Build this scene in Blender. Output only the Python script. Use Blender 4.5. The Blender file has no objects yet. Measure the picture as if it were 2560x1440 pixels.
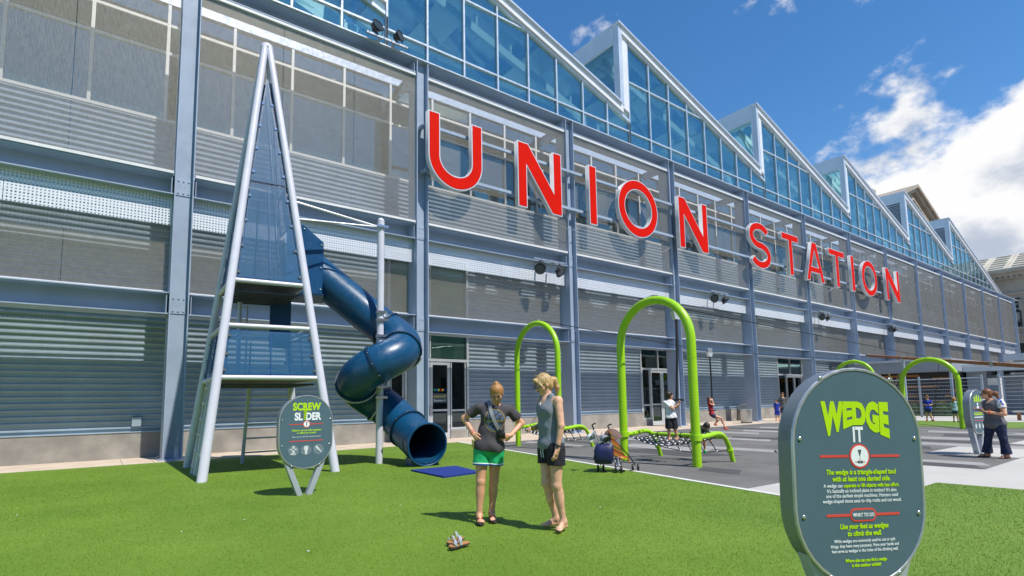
import bpy, math, random
import numpy as np
from mathutils import Vector, Matrix

random.seed(11)
rng = np.random.default_rng(11)
sc = bpy.context.scene
col = sc.collection

# ------------------------------------------------------------------ camera
PX_F, PX_CX, PX_CY = 1373.73, 1280.0, 863.86
YAW, PIT, ROL = (math.radians(a) for a in (52.67076, 5.79491, -0.96920))
EYE = 1.47
_f = Vector((math.cos(YAW) * math.cos(PIT), math.sin(YAW) * math.cos(PIT), math.sin(PIT)))
_r0 = Vector((math.sin(YAW), -math.cos(YAW), 0))
_u0 = _r0.cross(_f)
_r = _r0 * math.cos(ROL) + _u0 * math.sin(ROL)
_u = -_r0 * math.sin(ROL) + _u0 * math.cos(ROL)
cam_data = bpy.data.cameras.new('camera')
cam = bpy.data.objects.new('camera', cam_data)
col.objects.link(cam)
cam_data.sensor_width = 36
cam_data.lens = 36 * PX_F / 2560
cam_data.shift_y = (PX_CY - 720) / 2560
cam_data.clip_start = 0.05
cam_data.clip_end = 5000
m4 = Matrix((( _r.x, _u.x, -_f.x, 0), (_r.y, _u.y, -_f.y, 0), (_r.z, _u.z, -_f.z, EYE), (0, 0, 0, 1)))
cam.matrix_world = m4
sc.camera = cam

# ------------------------------------------------------------------ sun and sky
SUN_DIR = Vector((0.21, -1.0, 1.66)).normalized()          # towards the sun
SUN_EL = math.asin(SUN_DIR.z)
SUN_AZ = math.atan2(SUN_DIR.x, SUN_DIR.y)                  # clockwise from +Y
sun_data = bpy.data.lights.new('sun', 'SUN')
sun_data.energy = 5.0
sun_data.angle = math.radians(0.53)
sun_data.color = (1.0, 0.955, 0.88)
sun = bpy.data.objects.new('sun', sun_data)
col.objects.link(sun)
sun.rotation_euler = SUN_DIR.to_track_quat('Z', 'Y').to_euler()
sun.location = (0, -20, 40)

world = bpy.data.worlds.new('World')
sc.world = world
world.use_nodes = True
wn, wl = world.node_tree.nodes, world.node_tree.links
wn.clear()
def wnode(t, **kw):
    n = wn.new(t)
    for k, v in kw.items():
        setattr(n, k, v)
    return n
def wmath(op, a, b=None, c=None, clamp=False):
    n = wn.new('ShaderNodeMath'); n.operation = op; n.use_clamp = clamp
    for i, v in enumerate((a, b, c)):
        if v is None: continue
        if isinstance(v, (int, float)): n.inputs[i].default_value = v
        else: wl.new(v, n.inputs[i])
    return n.outputs[0]
sky = wnode('ShaderNodeTexSky', sky_type='NISHITA')
sky.sun_disc = False
sky.sun_elevation = SUN_EL
sky.sun_rotation = SUN_AZ
sky.altitude = 300
sky.air_density = 1.0
sky.dust_density = 0.02
sky.ozone_density = 2.2
tcw = wnode('ShaderNodeTexCoord')
sep = wnode('ShaderNodeSeparateXYZ')
wl.new(tcw.outputs['Generated'], sep.inputs[0])
zc = wmath('ADD', wmath('MAXIMUM', sep.outputs[2], 0.0), 0.16)
cpx, cpy = wmath('DIVIDE', sep.outputs[0], zc), wmath('DIVIDE', sep.outputs[1], zc)
cmb = wnode('ShaderNodeCombineXYZ')
wl.new(cpx, cmb.inputs[0]); wl.new(cpy, cmb.inputs[1])
cmb.inputs[2].default_value = CLOUD_SEED = 3.7
def wnoise(vec, scale, detail, rough, off=(0, 0, 0)):
    mp = wnode('ShaderNodeMapping'); mp.inputs['Location'].default_value = off
    wl.new(vec, mp.inputs[0])
    n = wnode('ShaderNodeTexNoise'); n.noise_dimensions = '3D'
    n.inputs['Scale'].default_value = scale; n.inputs['Detail'].default_value = detail
    n.inputs['Roughness'].default_value = rough
    wl.new(mp.outputs[0], n.inputs['Vector'])
    return n.outputs['Fac']
dirv = wnode('ShaderNodeVectorMath', operation='NORMALIZE'); wl.new(tcw.outputs['Generated'], dirv.inputs[0])
squash = wnode('ShaderNodeMapping'); squash.inputs['Scale'].default_value = (1, 1, 1.5); wl.new(dirv.outputs[0], squash.inputs[0])
CL_OFF = (2.1, 5.3, 1.7)
base_n = wnoise(squash.outputs[0], 5.2, 11, 0.56, CL_OFF)
base_up = wnoise(squash.outputs[0], 5.2, 6, 0.52, (CL_OFF[0], CL_OFF[1], CL_OFF[2] + 0.075))
wisp_n = wnoise(cmb.outputs[0], 1.5, 8, 0.62, (4, 2, 0))
# cumulus bank low over the far end of the street, as wide as the bank in the photograph
def lobe(head, elev, width, gain):
    d = Vector((math.cos(math.radians(head)) * math.cos(math.radians(elev)), math.sin(math.radians(head)) * math.cos(math.radians(elev)), math.sin(math.radians(elev))))
    dp = wnode('ShaderNodeVectorMath', operation='DOT_PRODUCT')
    nrm = wnode('ShaderNodeVectorMath', operation='NORMALIZE')
    wl.new(tcw.outputs['Generated'], nrm.inputs[0])
    wl.new(nrm.outputs[0], dp.inputs[0]); dp.inputs[1].default_value = d
    c = math.cos(math.radians(width))
    t = wmath('DIVIDE', wmath('SUBTRACT', dp.outputs['Value'], c), 1 - c, clamp=True)
    return wmath('MULTIPLY', t, gain)
bias = wmath('ADD', lobe(11, 8, 21, 0.30), wmath('ADD', lobe(-4, 15, 15, 0.10), lobe(19, 33, 14, 0.08)))
dens = wmath('ADD', base_n, bias)
mr = wnode('ShaderNodeMapRange', interpolation_type='SMOOTHSTEP')
mr.inputs['From Min'].default_value = 0.60; mr.inputs['From Max'].default_value = 0.70
wl.new(dens, mr.inputs['Value'])
mr2 = wnode('ShaderNodeMapRange', interpolation_type='SMOOTHSTEP')
mr2.inputs['From Min'].default_value = 0.56; mr2.inputs['From Max'].default_value = 0.84
mr2.inputs['To Max'].default_value = 0.75
wl.new(wisp_n, mr2.inputs['Value'])
cover = wmath('MAXIMUM', mr.outputs[0], mr2.outputs[0])
# a cloud's own relief: where the billow thickens upwards its underside greys
mr3 = wnode('ShaderNodeMapRange', interpolation_type='SMOOTHSTEP')
mr3.inputs['From Min'].default_value = -0.06; mr3.inputs['From Max'].default_value = 0.14
relief = wmath('ADD', wmath('SUBTRACT', base_up, base_n), wmath('MULTIPLY', wmath('SUBTRACT', dens, 0.72), 0.22))
wl.new(relief, mr3.inputs['Value'])
ccol = wnode('ShaderNodeMix', data_type='RGBA')
wl.new(mr3.outputs[0], ccol.inputs['Factor'])
ccol.inputs['A'].default_value = (12.2, 12.2, 12.3, 1)
ccol.inputs['B'].default_value = (6.2, 7.0, 8.5, 1)
skymix = wnode('ShaderNodeMix', data_type='RGBA')
wl.new(cover, skymix.inputs['Factor'])
hsv = wnode('ShaderNodeHueSaturation'); hsv.inputs['Saturation'].default_value = 1.27; hsv.inputs['Value'].default_value = 2.12
wl.new(sky.outputs[0], hsv.inputs['Color'])
wl.new(hsv.outputs[0], skymix.inputs['A'])
wl.new(ccol.outputs['Result'], skymix.inputs['B'])
bg = wnode('ShaderNodeBackground')
bg.inputs['Strength'].default_value = 0.075
wl.new(skymix.outputs['Result'], bg.inputs['Color'])
wout = wnode('ShaderNodeOutputWorld')
wl.new(bg.outputs[0], wout.inputs['Surface'])

sc.view_settings.view_transform = 'Standard'
sc.view_settings.look = 'None'
sc.view_settings.exposure = 0.12
sc.view_settings.gamma = 1
sc.render.engine = 'CYCLES'
sc.cycles.max_bounces = 8
sc.cycles.transparent_max_bounces = 16
sc.cycles.caustics_reflective = False
sc.cycles.caustics_refractive = False
try:
    sc.cycles.use_denoising = True
except Exception:
    pass

# ------------------------------------------------------------------ materials
MATS = {}
class NT:
    """small helper round a material's node tree"""
    def __init__(s, name):
        s.m = bpy.data.materials.new(name); s.m.use_nodes = True
        s.n, s.l = s.m.node_tree.nodes, s.m.node_tree.links
        s.b = s.n['Principled BSDF']; s.out = s.n['Material Output']
        s.tc = s.n.new('ShaderNodeTexCoord')
        MATS[name] = s.m
    def set(s, sock, v):
        if hasattr(v, 'is_output') or hasattr(v, 'links'): s.l.new(v, sock)
        elif isinstance(v, (tuple, list)) and len(v) == 3 and sock.type == 'RGBA': sock.default_value = (*v, 1)
        else: sock.default_value = v
    def math(s, op, a, b=None, c=None, clamp=False):
        n = s.n.new('ShaderNodeMath'); n.operation = op; n.use_clamp = clamp
        for i, v in enumerate((a, b, c)):
            if v is not None: s.set(n.inputs[i], v)
        return n.outputs[0]
    def noise(s, scale, detail=4, rough=.55, vec=None, stretch=None):
        v = vec or s.tc.outputs['Object']
        if stretch:
            mp = s.n.new('ShaderNodeMapping'); mp.inputs['Scale'].default_value = stretch
            s.l.new(v, mp.inputs[0]); v = mp.outputs[0]
        n = s.n.new('ShaderNodeTexNoise'); n.inputs['Scale'].default_value = scale
        n.inputs['Detail'].default_value = detail; n.inputs['Roughness'].default_value = rough
        s.l.new(v, n.inputs['Vector']); return n.outputs['Fac']
    def ramp(s, fac, lo, hi, a=0., b=1.):
        n = s.n.new('ShaderNodeMapRange'); n.interpolation_type = 'SMOOTHSTEP'
        n.inputs['From Min'].default_value = lo; n.inputs['From Max'].default_value = hi
        n.inputs['To Min'].default_value = a; n.inputs['To Max'].default_value = b
        s.set(n.inputs['Value'], fac); return n.outputs[0]
    def mix(s, fac, a, b):
        n = s.n.new('ShaderNodeMix'); n.data_type = 'RGBA'
        s.set(n.inputs['Factor'], fac); s.set(n.inputs['A'], a); s.set(n.inputs['B'], b)
        return n.outputs['Result']
    def bump(s, h, strength=.3, dist=.01):
        n = s.n.new('ShaderNodeBump'); n.inputs['Strength'].default_value = strength
        n.inputs['Distance'].default_value = dist; s.set(n.inputs['Height'], h)
        s.l.new(n.outputs[0], s.b.inputs['Normal'])
    def xyz(s, vec=None):
        n = s.n.new('ShaderNodeSeparateXYZ'); s.l.new(vec or s.tc.outputs['Object'], n.inputs[0]); return n.outputs

def mat(name, c, rough=.5, metal=0., var=.08, vscale=3., bump=0., bscale=60., rand=0., spec=.5, dirt=0.):
    t = NT(name)
    c = tuple(c)
    base = t.noise(vscale, 5, .6)
    k = t.ramp(base, .3, .7, 1 - var, 1 + var)
    if rand:
        oi = t.n.new('ShaderNodeObjectInfo')
        k = t.math('MULTIPLY', k, t.math('MULTIPLY_ADD', oi.outputs['Random'], 2 * rand, 1 - rand))
    hs = t.n.new('ShaderNodeVectorMath'); hs.operation = 'SCALE'
    hs.inputs[0].default_value = c; t.set(hs.inputs['Scale'], k)
    colr = hs.outputs[0]
    if dirt:
        d = t.ramp(t.noise(vscale * 2.3, 8, .7), .55, .78, 0, dirt)
        colr = t.mix(d, colr, (c[0] * .45 + .03, c[1] * .42 + .025, c[2] * .4 + .02))
    t.set(t.b.inputs['Base Color'], colr)
    t.set(t.b.inputs['Roughness'], t.ramp(t.noise(vscale * 4, 3), .3, .7, max(rough - .07, .03), min(rough + .07, 1)))
    t.b.inputs['Metallic'].default_value = metal
    t.b.inputs['Specular IOR Level'].default_value = spec
    if bump: t.bump(t.noise(bscale, 3, .6), bump, .01)
    return t.m

mat('steel', (.33, .40, .505), .40, .0, .06, 1.2, .08, 40, .03, dirt=.25)
mat('steel_sign', (.42, .47, .55), .4, .3, .05, 2)
mat('siding', (.36, .445, .525), .36, .15, .07, .9, .05, 30, .05, dirt=.2)
mat('white_frame', (.72, .72, .72), .4, 0, .05, 2, dirt=.2)
mat('alu', (.68, .72, .76), .34, .45, .05, 2)
mat('cladding', (.55, .61, .67), .42, .25, .05, .7, rand=.04)
mat('concrete_plinth', (.30, .28, .25), .85, 0, .22, 1.3, .25, 25, dirt=.5)
mat('interior_white', (.78, .84, .82), .7, 0, .08, .5)
mat('interior_dark', (.16, .19, .19), .8, 0, .3, .4)
mat('interior_mid', (.44, .53, .54), .8, 0, .3, .4)
mat('tower_paint', (.60, .60, .68), .35, 0, .04, 2, rand=.02)
mat('tower_dark', (.05, .055, .07), .5, 0, .1, 3)
mat('slide_blue', (.004, .062, .15), .34, 0, .08, 3, .02, 8)
mat('slide_flange', (.004, .03, .07), .4, 0, .05, 3)
mat('panel_blue', (.005, .07, .19), .4, 0, .05, 3)
mat('mat_blue', (.006, .03, .21), .9, 0, .35, 40, .8, 220)
mat('lime', (.33, .62, .012), .32, 0, .05, 2)
mat('rope', (.012, .012, .018), .7, 0, .1, 30)
mat('bead', (.75, .75, .78), .4, 0, .05, 10)
mat('chrome', (.62, .63, .65), .22, .9, .05, 10)
mat('galv', (.50, .52, .54), .4, .7, .08, 6)
mat('black', (.012, .012, .014), .45, 0, .1, 10)
mat('lens', (.05, .06, .06), .12, .2, .1, 20)
mat('letter_body', (.66, .68, .70), .38, .25, .05, 2)
mat('letter_red', (.66, .010, .003), .6, 0, .06, 1.4, spec=.05)
mat('sign_face', (.080, .138, .175), .5, 0, .04, 2, spec=.25)
mat('sign_rim', (.27, .30, .34), .34, .5, .04, 3)
mat('sign_leg', (.42, .46, .52), .4, .2, .04, 3)
mat('ink_lime', (.45, .72, .0), .5, 0, .02)
mat('ink_white', (.80, .84, .88), .5, 0, .02)
mat('ink_red', (.66, .065, .05), .5, 0, .02)
mat('ink_dark', (.06, .09, .12), .5, 0, .02)
mat('ink_grey', (.16, .21, .25), .5, 0, .3, 40)
mat('ink_pale', (.62, .66, .68), .5, 0, .1, 30)
mat('ink_yellow', (.75, .66, .08), .5, 0, .02)
mat('wood', (.30, .125, .045), .6, 0, .25, 6, .2, 40)
mat('wood_strip', (.48, .20, .055), .6, 0, .2, 5, .2, 40, .12)
mat('pavilion_dark', (.055, .05, .052), .7, 0, .15, 2, rand=.1)
mat('pavilion_grey', (.30, .33, .37), .55, 0, .06, 1)
mat('stone', (.31, .265, .21), .85, 0, .22, .25, .3, 3, .05, dirt=.35)
mat('roof_tile', (.50, .46, .38), .8, 0, .15, .5, rand=.06)
mat('tan_walk', (.56, .46, .36), .9, 0, .1, 1.2, .1, 60, .05, dirt=.2)
mat('kerb', (.62, .61, .57), .85, 0, .1, 3)
mat('skin', (.64, .335, .20), .46, 0, .14, 14, .08, 90)
mat('skin_b', (.70, .40, .27), .46, 0, .14, 14, .08, 90)
mat('skin_c', (.56, .29, .18), .48, 0, .14, 14, .08, 90)
for nm in ('skin', 'skin_b', 'skin_c'):
    b_ = MATS[nm].node_tree.nodes['Principled BSDF']; b_.inputs['Subsurface Weight'].default_value = .12; b_.inputs['Subsurface Radius'].default_value = (.02, .008, .004); b_.inputs['Subsurface Scale'].default_value = .6
mat('lip', (.42, .12, .10), .4)

mat('cloth_green', (.008, .40, .14), .75, 0, .12, 8, .2, 60)
mat('cloth_black', (.012, .012, .020), .85, 0, .15, 8, .2, 60)
mat('cloth_charcoal', (.058, .052, .062), .9, 0, .15, 12, .2, 60)
mat('cloth_blue', (.02, .12, .58), .8, 0, .1, 12)
mat('cloth_royal', (.015, .045, .38), .85, 0, .1, 12)
mat('cloth_white', (.72, .72, .74), .85, 0, .06, 12, .2, 50)
mat('cloth_grey', (.115, .115, .125), .9, 0, .12, 12, .2, 50)
mat('cloth_red', (.34, .012, .018), .8, 0, .12, 12, .2, 50)
mat('cloth_denim', (.028, .055, .115), .85, 0, .25, 20, .2, 80)
mat('cloth_jeans', (.010, .018, .055), .85, 0, .35, 10, .3, 80)
mat('cloth_olive', (.035, .045, .035), .9, 0, .2, 20)
mat('cloth_coral', (.75, .16, .09), .8)
mat('cloth_pale', (.36, .52, .60), .85, 0, .3, 24)
mat('strap_grey', (.24, .25, .27), .8, 0, .1, 20)
mat('cork', (.43, .20, .075), .8, 0, .25, 40, .3, 120)
mat('sole', (.05, .04, .04), .8)
mat('silver_leather', (.62, .64, .68), .3, .5, .08, 20)
mat('stroller_brown', (.15, .095, .075), .85, 0, .1, 8)
mat('navy_bag', (.008, .012, .075), .5, 0, .2, 10, .3, 16)
mat('cap_white', (.70, .71, .78), .85, 0, .06, 10)
mat('cap_grey', (.22, .24, .30), .85, 0, .1, 10)
mat('plant', (.075, .15, .025), .6, 0, .4, 6)
mat('plant_dry', (.16, .17, .05), .7, 0, .4, 6)
mat('boulder', (.20, .24, .29), .8, 0, .2, 5, .3, 8)
mat('white_wall', (.66, .64, .59), .7, 0, .06, 2)
mat('paving', (.47, .455, .425), .85, 0, .06, .5, .06, 30, dirt=.12)

for nm, cc in (('strawberry', (.42, .20, .062)), ('blonde', (.52, .345, .15)), ('brown', (.10, .042, .018)), ('dark', (.022, .013, .009)), ('auburn', (.20, .075, .024))):
    t = NT('hair_' + nm)
    n1 = t.noise(26, 4, .65, stretch=(4, 4, .5))
    c = t.mix(t.ramp(n1, .3, .7), tuple(q * .55 for q in cc), tuple(min(q * 1.4, .9) for q in cc))
    t.set(t.b.inputs['Base Color'], c); t.b.inputs['Roughness'].default_value = .42; t.bump(n1, .6, .01)
# rubberised asphalt with a fine light grain
t = NT('asphalt')
g = t.ramp(t.noise(90, 3, .7), .32, .7, .62, 1.45)
g = t.math('MULTIPLY', g, t.ramp(t.noise(.55, 8, .68), .3, .7, .78, 1.16))
v = t.n.new('ShaderNodeVectorMath'); v.operation = 'SCALE'; v.inputs[0].default_value = (.146, .141, .136); t.set(v.inputs['Scale'], g)
t.set(t.b.inputs['Base Color'], v.outputs[0]); t.b.inputs['Roughness'].default_value = .85
t.bump(t.noise(90, 3, .7), .35, .008)
for nm, cc in (('bar_light', (.30, .295, .29)), ('bar_dark', (.068, .068, .070))):
    t = NT(nm)
    g = t.ramp(t.noise(90, 3, .7), .3, .7, .75, 1.25)
    g = t.math('MULTIPLY', g, t.ramp(t.noise(1.3, 6, .6), .3, .7, .88, 1.12))
    v = t.n.new('ShaderNodeVectorMath'); v.operation = 'SCALE'; v.inputs[0].default_value = cc; t.set(v.inputs['Scale'], g)
    t.set(t.b.inputs['Base Color'], v.outputs[0]); t.b.inputs['Roughness'].default_value = .85

# artificial turf (backing sheet and blades)
t = NT('turf')
n1 = t.ramp(t.noise(.42, 6, .62), .32, .68, 0, 1)
n2 = t.noise(45, 4, .7)
c = t.mix(n1, (.107, .2, .012), (.176, .286, .028))
c2 = t.mix(t.ramp(n2, .35, .68, 0, 1), (.112, .195, .010), c)
t.set(t.b.inputs['Base Color'], c2); t.b.inputs['Roughness'].default_value = .65
t.bump(n2, .45, .015)
t = NT('turf_blade')
gi = t.n.new('ShaderNodeNewGeometry')
n1 = t.ramp(t.noise(.42, 6, .62), .32, .68, 0, 1)
rnd = gi.outputs['Random Per Island']
c = t.mix(n1, (.112, .212, .012), (.184, .304, .03))
c = t.mix(t.math('MULTIPLY', rnd, .35), c, (.19, .285, .035))
t.set(t.b.inputs['Base Color'], c); t.b.inputs['Roughness'].default_value = .42
t.b.inputs['Specular IOR Level'].default_value = .2

# woven wire mesh: threads and the holes between them
def mesh_mat(name, c, cover, streak, metal=.35):
    t = NT(name)
    s1 = t.noise(9, 3, .7, stretch=(7, 7, .5))
    s2 = t.noise(14, 3, .7, stretch=(.7, .7, 6))
    x = t.xyz()
    wob = t.math('MULTIPLY', t.noise(1.2, 2), 6)
    wv = t.math('SINE', t.math('ADD', t.math('MULTIPLY', x[0], 230.), wob))
    hv = t.math('SINE', t.math('ADD', t.math('MULTIPLY', x[2], 210.), wob))
    fine = t.math('MULTIPLY_ADD', t.math('MAXIMUM', wv, hv), .16, 0.)
    f = t.math('ADD', t.math('ADD', t.math('MULTIPLY_ADD', s1, streak, -streak * .5), t.math('MULTIPLY_ADD', s2, streak * .6, -streak * .3)), t.math('ADD', fine, cover))
    f = t.math('MINIMUM', t.math('MAXIMUM', f, 0.05), 0.98)
    tr = t.n.new('ShaderNodeBsdfTransparent')
    mx = t.n.new('ShaderNodeMixShader')
    k = t.ramp(t.math('ADD', t.math('MULTIPLY', s1, .6), t.math('MULTIPLY', t.noise(60, 2), .4)), .3, .7, .7, 1.3)
    vv = t.n.new('ShaderNodeVectorMath'); vv.operation = 'SCALE'; vv.inputs[0].default_value = c; t.set(vv.inputs['Scale'], k)
    t.set(t.b.inputs['Base Color'], vv.outputs[0]); t.b.inputs['Roughness'].default_value = .5; t.b.inputs['Metallic'].default_value = metal
    t.l.new(f, mx.inputs[0]); t.l.new(tr.outputs[0], mx.inputs[1]); t.l.new(t.b.outputs[0], mx.inputs[2])
    t.l.new(mx.outputs[0], t.out.inputs['Surface'])
mesh_mat('woven_mesh', (.50, .46, .385), .08, .26)
mesh_mat('woven_mesh_dense', (.27, .26, .235), .42, .3)
mesh_mat('tower_mesh', (.004, .115, .27), .33, .25, 0.)

# punched sheet: a grid of round holes
t = NT('perforated')
x = t.xyz()
P = .080
def cell(v): return t.math('SUBTRACT', t.math('FRACT', t.math('DIVIDE', v, P)), .5)
r2 = t.math('ADD', t.math('POWER', cell(t.math('ADD', x[0], 500 * P)), 2.), t.math('POWER', cell(t.math('ADD', x[2], 500 * P)), 2.))
hole = t.math('LESS_THAN', r2, .066)
tr = t.n.new('ShaderNodeBsdfTransparent'); mx = t.n.new('ShaderNodeMixShader')
t.b.inputs['Base Color'].default_value = (.74, .77, .82, 1); t.b.inputs['Roughness'].default_value = .42; t.b.inputs['Metallic'].default_value = .15
t.l.new(hole, mx.inputs[0]); t.l.new(t.b.outputs[0], mx.inputs[1]); t.l.new(tr.outputs[0], mx.inputs[2]); t.l.new(mx.outputs[0], t.out.inputs['Surface'])

# glazing: tinted, see-through, with a mirror coat
def glass(name, tint, refl):
    t = NT(name)
    t.n.remove(t.b)
    tr = t.n.new('ShaderNodeBsdfTransparent'); tr.inputs[0].default_value = (*tint, 1)
    gl = t.n.new('ShaderNodeBsdfGlossy'); gl.inputs['Roughness'].default_value = .015; gl.inputs['Color'].default_value = (.86, .95, .97, 1)
    fr = t.n.new('ShaderNodeFresnel'); fr.inputs['IOR'].default_value = 1.55
    f = t.math('MULTIPLY_ADD', fr.outputs[0], .8, refl, clamp=True)
    mx = t.n.new('ShaderNodeMixShader')
    t.l.new(f, mx.inputs[0]); t.l.new(tr.outputs[0], mx.inputs[1]); t.l.new(gl.outputs[0], mx.inputs[2]); t.l.new(mx.outputs[0], t.out.inputs['Surface'])
glass('glass_roof', (.80, .97, .97), .05)
glass('glass_clear', (.94, .99, .985), .0)
glass('glass_window', (.74, .91, .86), .12)
glass('glass_door', (.30, .36, .35), .05)
glass('spectacle', (.75, .8, .8), .06)

# ------------------------------------------------------------------ mesh helpers
def xf(loc=(0, 0, 0), rz=0., rx=0., ry=0.):
    return Matrix.Translation(loc) @ Matrix.Rotation(rz, 4, 'Z') @ Matrix.Rotation(rx, 4, 'X') @ Matrix.Rotation(ry, 4, 'Y')
class MB:
    def __init__(s): s.v, s.f = [], []
    def add(s, vs, fs):
        o = len(s.v); s.v.extend(tuple(map(float, p)) for p in vs); s.f.extend(tuple(i + o for i in f) for f in fs); return s
    def box(s, x0, x1, y0, y1, z0, z1):
        return s.add([(x0, y0, z0), (x1, y0, z0), (x1, y1, z0), (x0, y1, z0), (x0, y0, z1), (x1, y0, z1), (x1, y1, z1), (x0, y1, z1)],
                     [(0, 3, 2, 1), (4, 5, 6, 7), (0, 1, 5, 4), (1, 2, 6, 5), (2, 3, 7, 6), (3, 0, 4, 7)])
    def prism(s, poly, y0, y1):
        """polygon in (x, z), counter-clockwise seen from -y, pushed from y0 to y1"""
        n = len(poly)
        return s.add([(x, y0, z) for x, z in poly] + [(x, y1, z) for x, z in poly],
                     [tuple(range(n)), tuple(range(2 * n - 1, n - 1, -1))] + [(i, i + n, (i + 1) % n + n, (i + 1) % n) for i in range(n)])
    def slab(s, poly, z0, z1):
        n = len(poly)
        return s.add([(x, y, z0) for x, y in poly] + [(x, y, z1) for x, y in poly],
                     [tuple(range(n - 1, -1, -1)), tuple(range(n, 2 * n))] + [(i, (i + 1) % n, (i + 1) % n + n, i + n) for i in range(n)])
    def tube(s, pts, r, n=10, cap=True, closed=False, rs=None):
        pts = [Vector(p) for p in pts]; m = len(pts)
        rr = rs or [r] * m
        up = None; rings = []
        for i, p in enumerate(pts):
            a = pts[(i - 1) % m] if (closed or i) else p
            b = pts[(i + 1) % m] if (closed or i < m - 1) else p
            d = (b - a).normalized()
            if up is None:
                up = Vector((0, 0, 1)) if abs(d.z) < .9 else Vector((1, 0, 0))
            up = (up - d * up.dot(d)).normalized()
            w = d.cross(up)
            rings.append([p + (up * math.cos(q) + w * math.sin(q)) * rr[i] for q in [2 * math.pi * j / n for j in range(n)]])
        vs = [q for R in rings for q in R]; fs = []
        for i in range(m if closed else m - 1):
            for j in range(n):
                a, b = i * n + j, i * n + (j + 1) % n
                c, d = ((i + 1) % m) * n + (j + 1) % n, ((i + 1) % m) * n + j
                fs.append((a, d, c, b))
        if cap and not closed:
            fs.append(tuple(range(n))); fs.append(tuple(range(m * n - 1, m * n - n - 1, -1)))
        return s.add(vs, fs)
    def cyl(s, p0, p1, r0, r1=None, n=12): return s.tube([p0, p1], r0, n, rs=[r0, r0 if r1 is None else r1])
    def ball(s, c, r, n=10, m=6):
        rx, ry, rz = r if isinstance(r, (tuple, list)) else (r, r, r)
        vs = [(c[0], c[1], c[2] - rz)]; fs = []
        for i in range(1, m):
            ph = -math.pi / 2 + math.pi * i / m
            for j in range(n):
                th = 2 * math.pi * j / n
                vs.append((c[0] + rx * math.cos(ph) * math.cos(th), c[1] + ry * math.cos(ph) * math.sin(th), c[2] + rz * math.sin(ph)))
        vs.append((c[0], c[1], c[2] + rz)); top = len(vs) - 1
        for j in range(n):
            fs.append((0, 1 + (j + 1) % n, 1 + j)); fs.append((top, 1 + (m - 2) * n + j, 1 + (m - 2) * n + (j + 1) % n))
            for i in range(m - 2):
                a = 1 + i * n + j; b = 1 + i * n + (j + 1) % n
                fs.append((a, b, b + n, a + n))
        return s.add(vs, fs)
    def beam(s, p0, p1, w, h, up=(0, 0, 1)):
        p0, p1 = Vector(p0), Vector(p1); d = (p1 - p0).normalized(); up = Vector(up)
        sx = d.cross(up).normalized() * w / 2; uz = sx.cross(d).normalized() * h / 2
        q = [p + a * sx + b * uz for p in (p0, p1) for a, b in ((-1, -1), (1, -1), (1, 1), (-1, 1))]
        return s.add(q, [(0, 1, 2, 3), (7, 6, 5, 4), (0, 4, 5, 1), (1, 5, 6, 2), (2, 6, 7, 3), (3, 7, 4, 0)])
    def xform(s, M):
        s.v = [tuple(M @ Vector(p)) for p in s.v]; return s
    def mesh(s, name, material, smooth=False):
        me = bpy.data.meshes.new(name); me.from_pydata(s.v, [], s.f); me.update()
        if material: me.materials.append(MATS[material])
        if smooth:
            me.polygons.foreach_set('use_smooth', [True] * len(me.polygons))
            try: me.set_sharp_from_angle(angle=math.radians(40))
            except Exception: pass
        return me
    def build(s, name, material, parent=None, smooth=False, bevel=0.):
        """verts are in the parent's frame (world when there is no parent)"""
        return put(name, s.mesh(name, material, smooth), parent, bevel=bevel)
def put(name, me, parent=None, loc=(0, 0, 0), bevel=0.):
    o = bpy.data.objects.new(name, me); col.objects.link(o)
    o.location = loc
    if parent is not None: o.parent = parent
    if bevel:
        b = o.modifiers.new('bevel', 'BEVEL'); b.width = bevel; b.segments = 2; b.limit_method = 'ANGLE'
    return o
def tag(o, label=None, cat=None, group=None, kind=None):
    if label: o['label'] = label
    if cat: o['category'] = cat
    if group: o['group'] = group
    if kind: o['kind'] = kind
    return o
def thing(name, label, cat, loc=(0, 0, 0), rz=0., group=None):
    o = bpy.data.objects.new(name, None); col.objects.link(o)
    o.location = loc; o.rotation_euler = (0, 0, rz); o.empty_display_size = .2
    return tag(o, label, cat, group)
def copy_tree(o, parent=None):
    c = o.copy(); col.objects.link(c); c.parent = parent
    for ch in list(o.children): copy_tree(ch, c)
    return c
def facing(x, y):
    """rotation that turns local +x to the camera's right and local +y away from it, at that spot"""
    return math.atan2(y, x) - math.pi / 2
def text_mesh(body, size, weight=0., shear=0., xs=1., extrude=.0008, spacing=1., align='CENTER', warp=None):
    cu = bpy.data.curves.new('lettering', 'FONT')
    cu.body = body; cu.size = size; cu.offset = weight; cu.shear = shear; cu.extrude = extrude
    cu.align_x = align; cu.space_character = spacing; cu.resolution_u = 3
    ob = bpy.data.objects.new('lettering', cu); col.objects.link(ob)
    me = bpy.data.meshes.new_from_object(ob)
    bpy.data.objects.remove(ob); bpy.data.curves.remove(cu)
    n = len(me.vertices); co = np.empty(n * 3); me.vertices.foreach_get('co', co); co = co.reshape(-1, 3)
    co[:, 0] *= xs
    if warp is not None: co = warp(co)
    out = np.stack([co[:, 0], -co[:, 2], co[:, 1]], 1)          # stands up, reads from -y
    me.vertices.foreach_set('co', out.ravel()); me.update()
    return me
def place_text(name, me, material, parent, x, y, z):
    me.materials.clear(); me.materials.append(MATS[material])
    return put(name, me, parent, (x, y, z))

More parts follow.
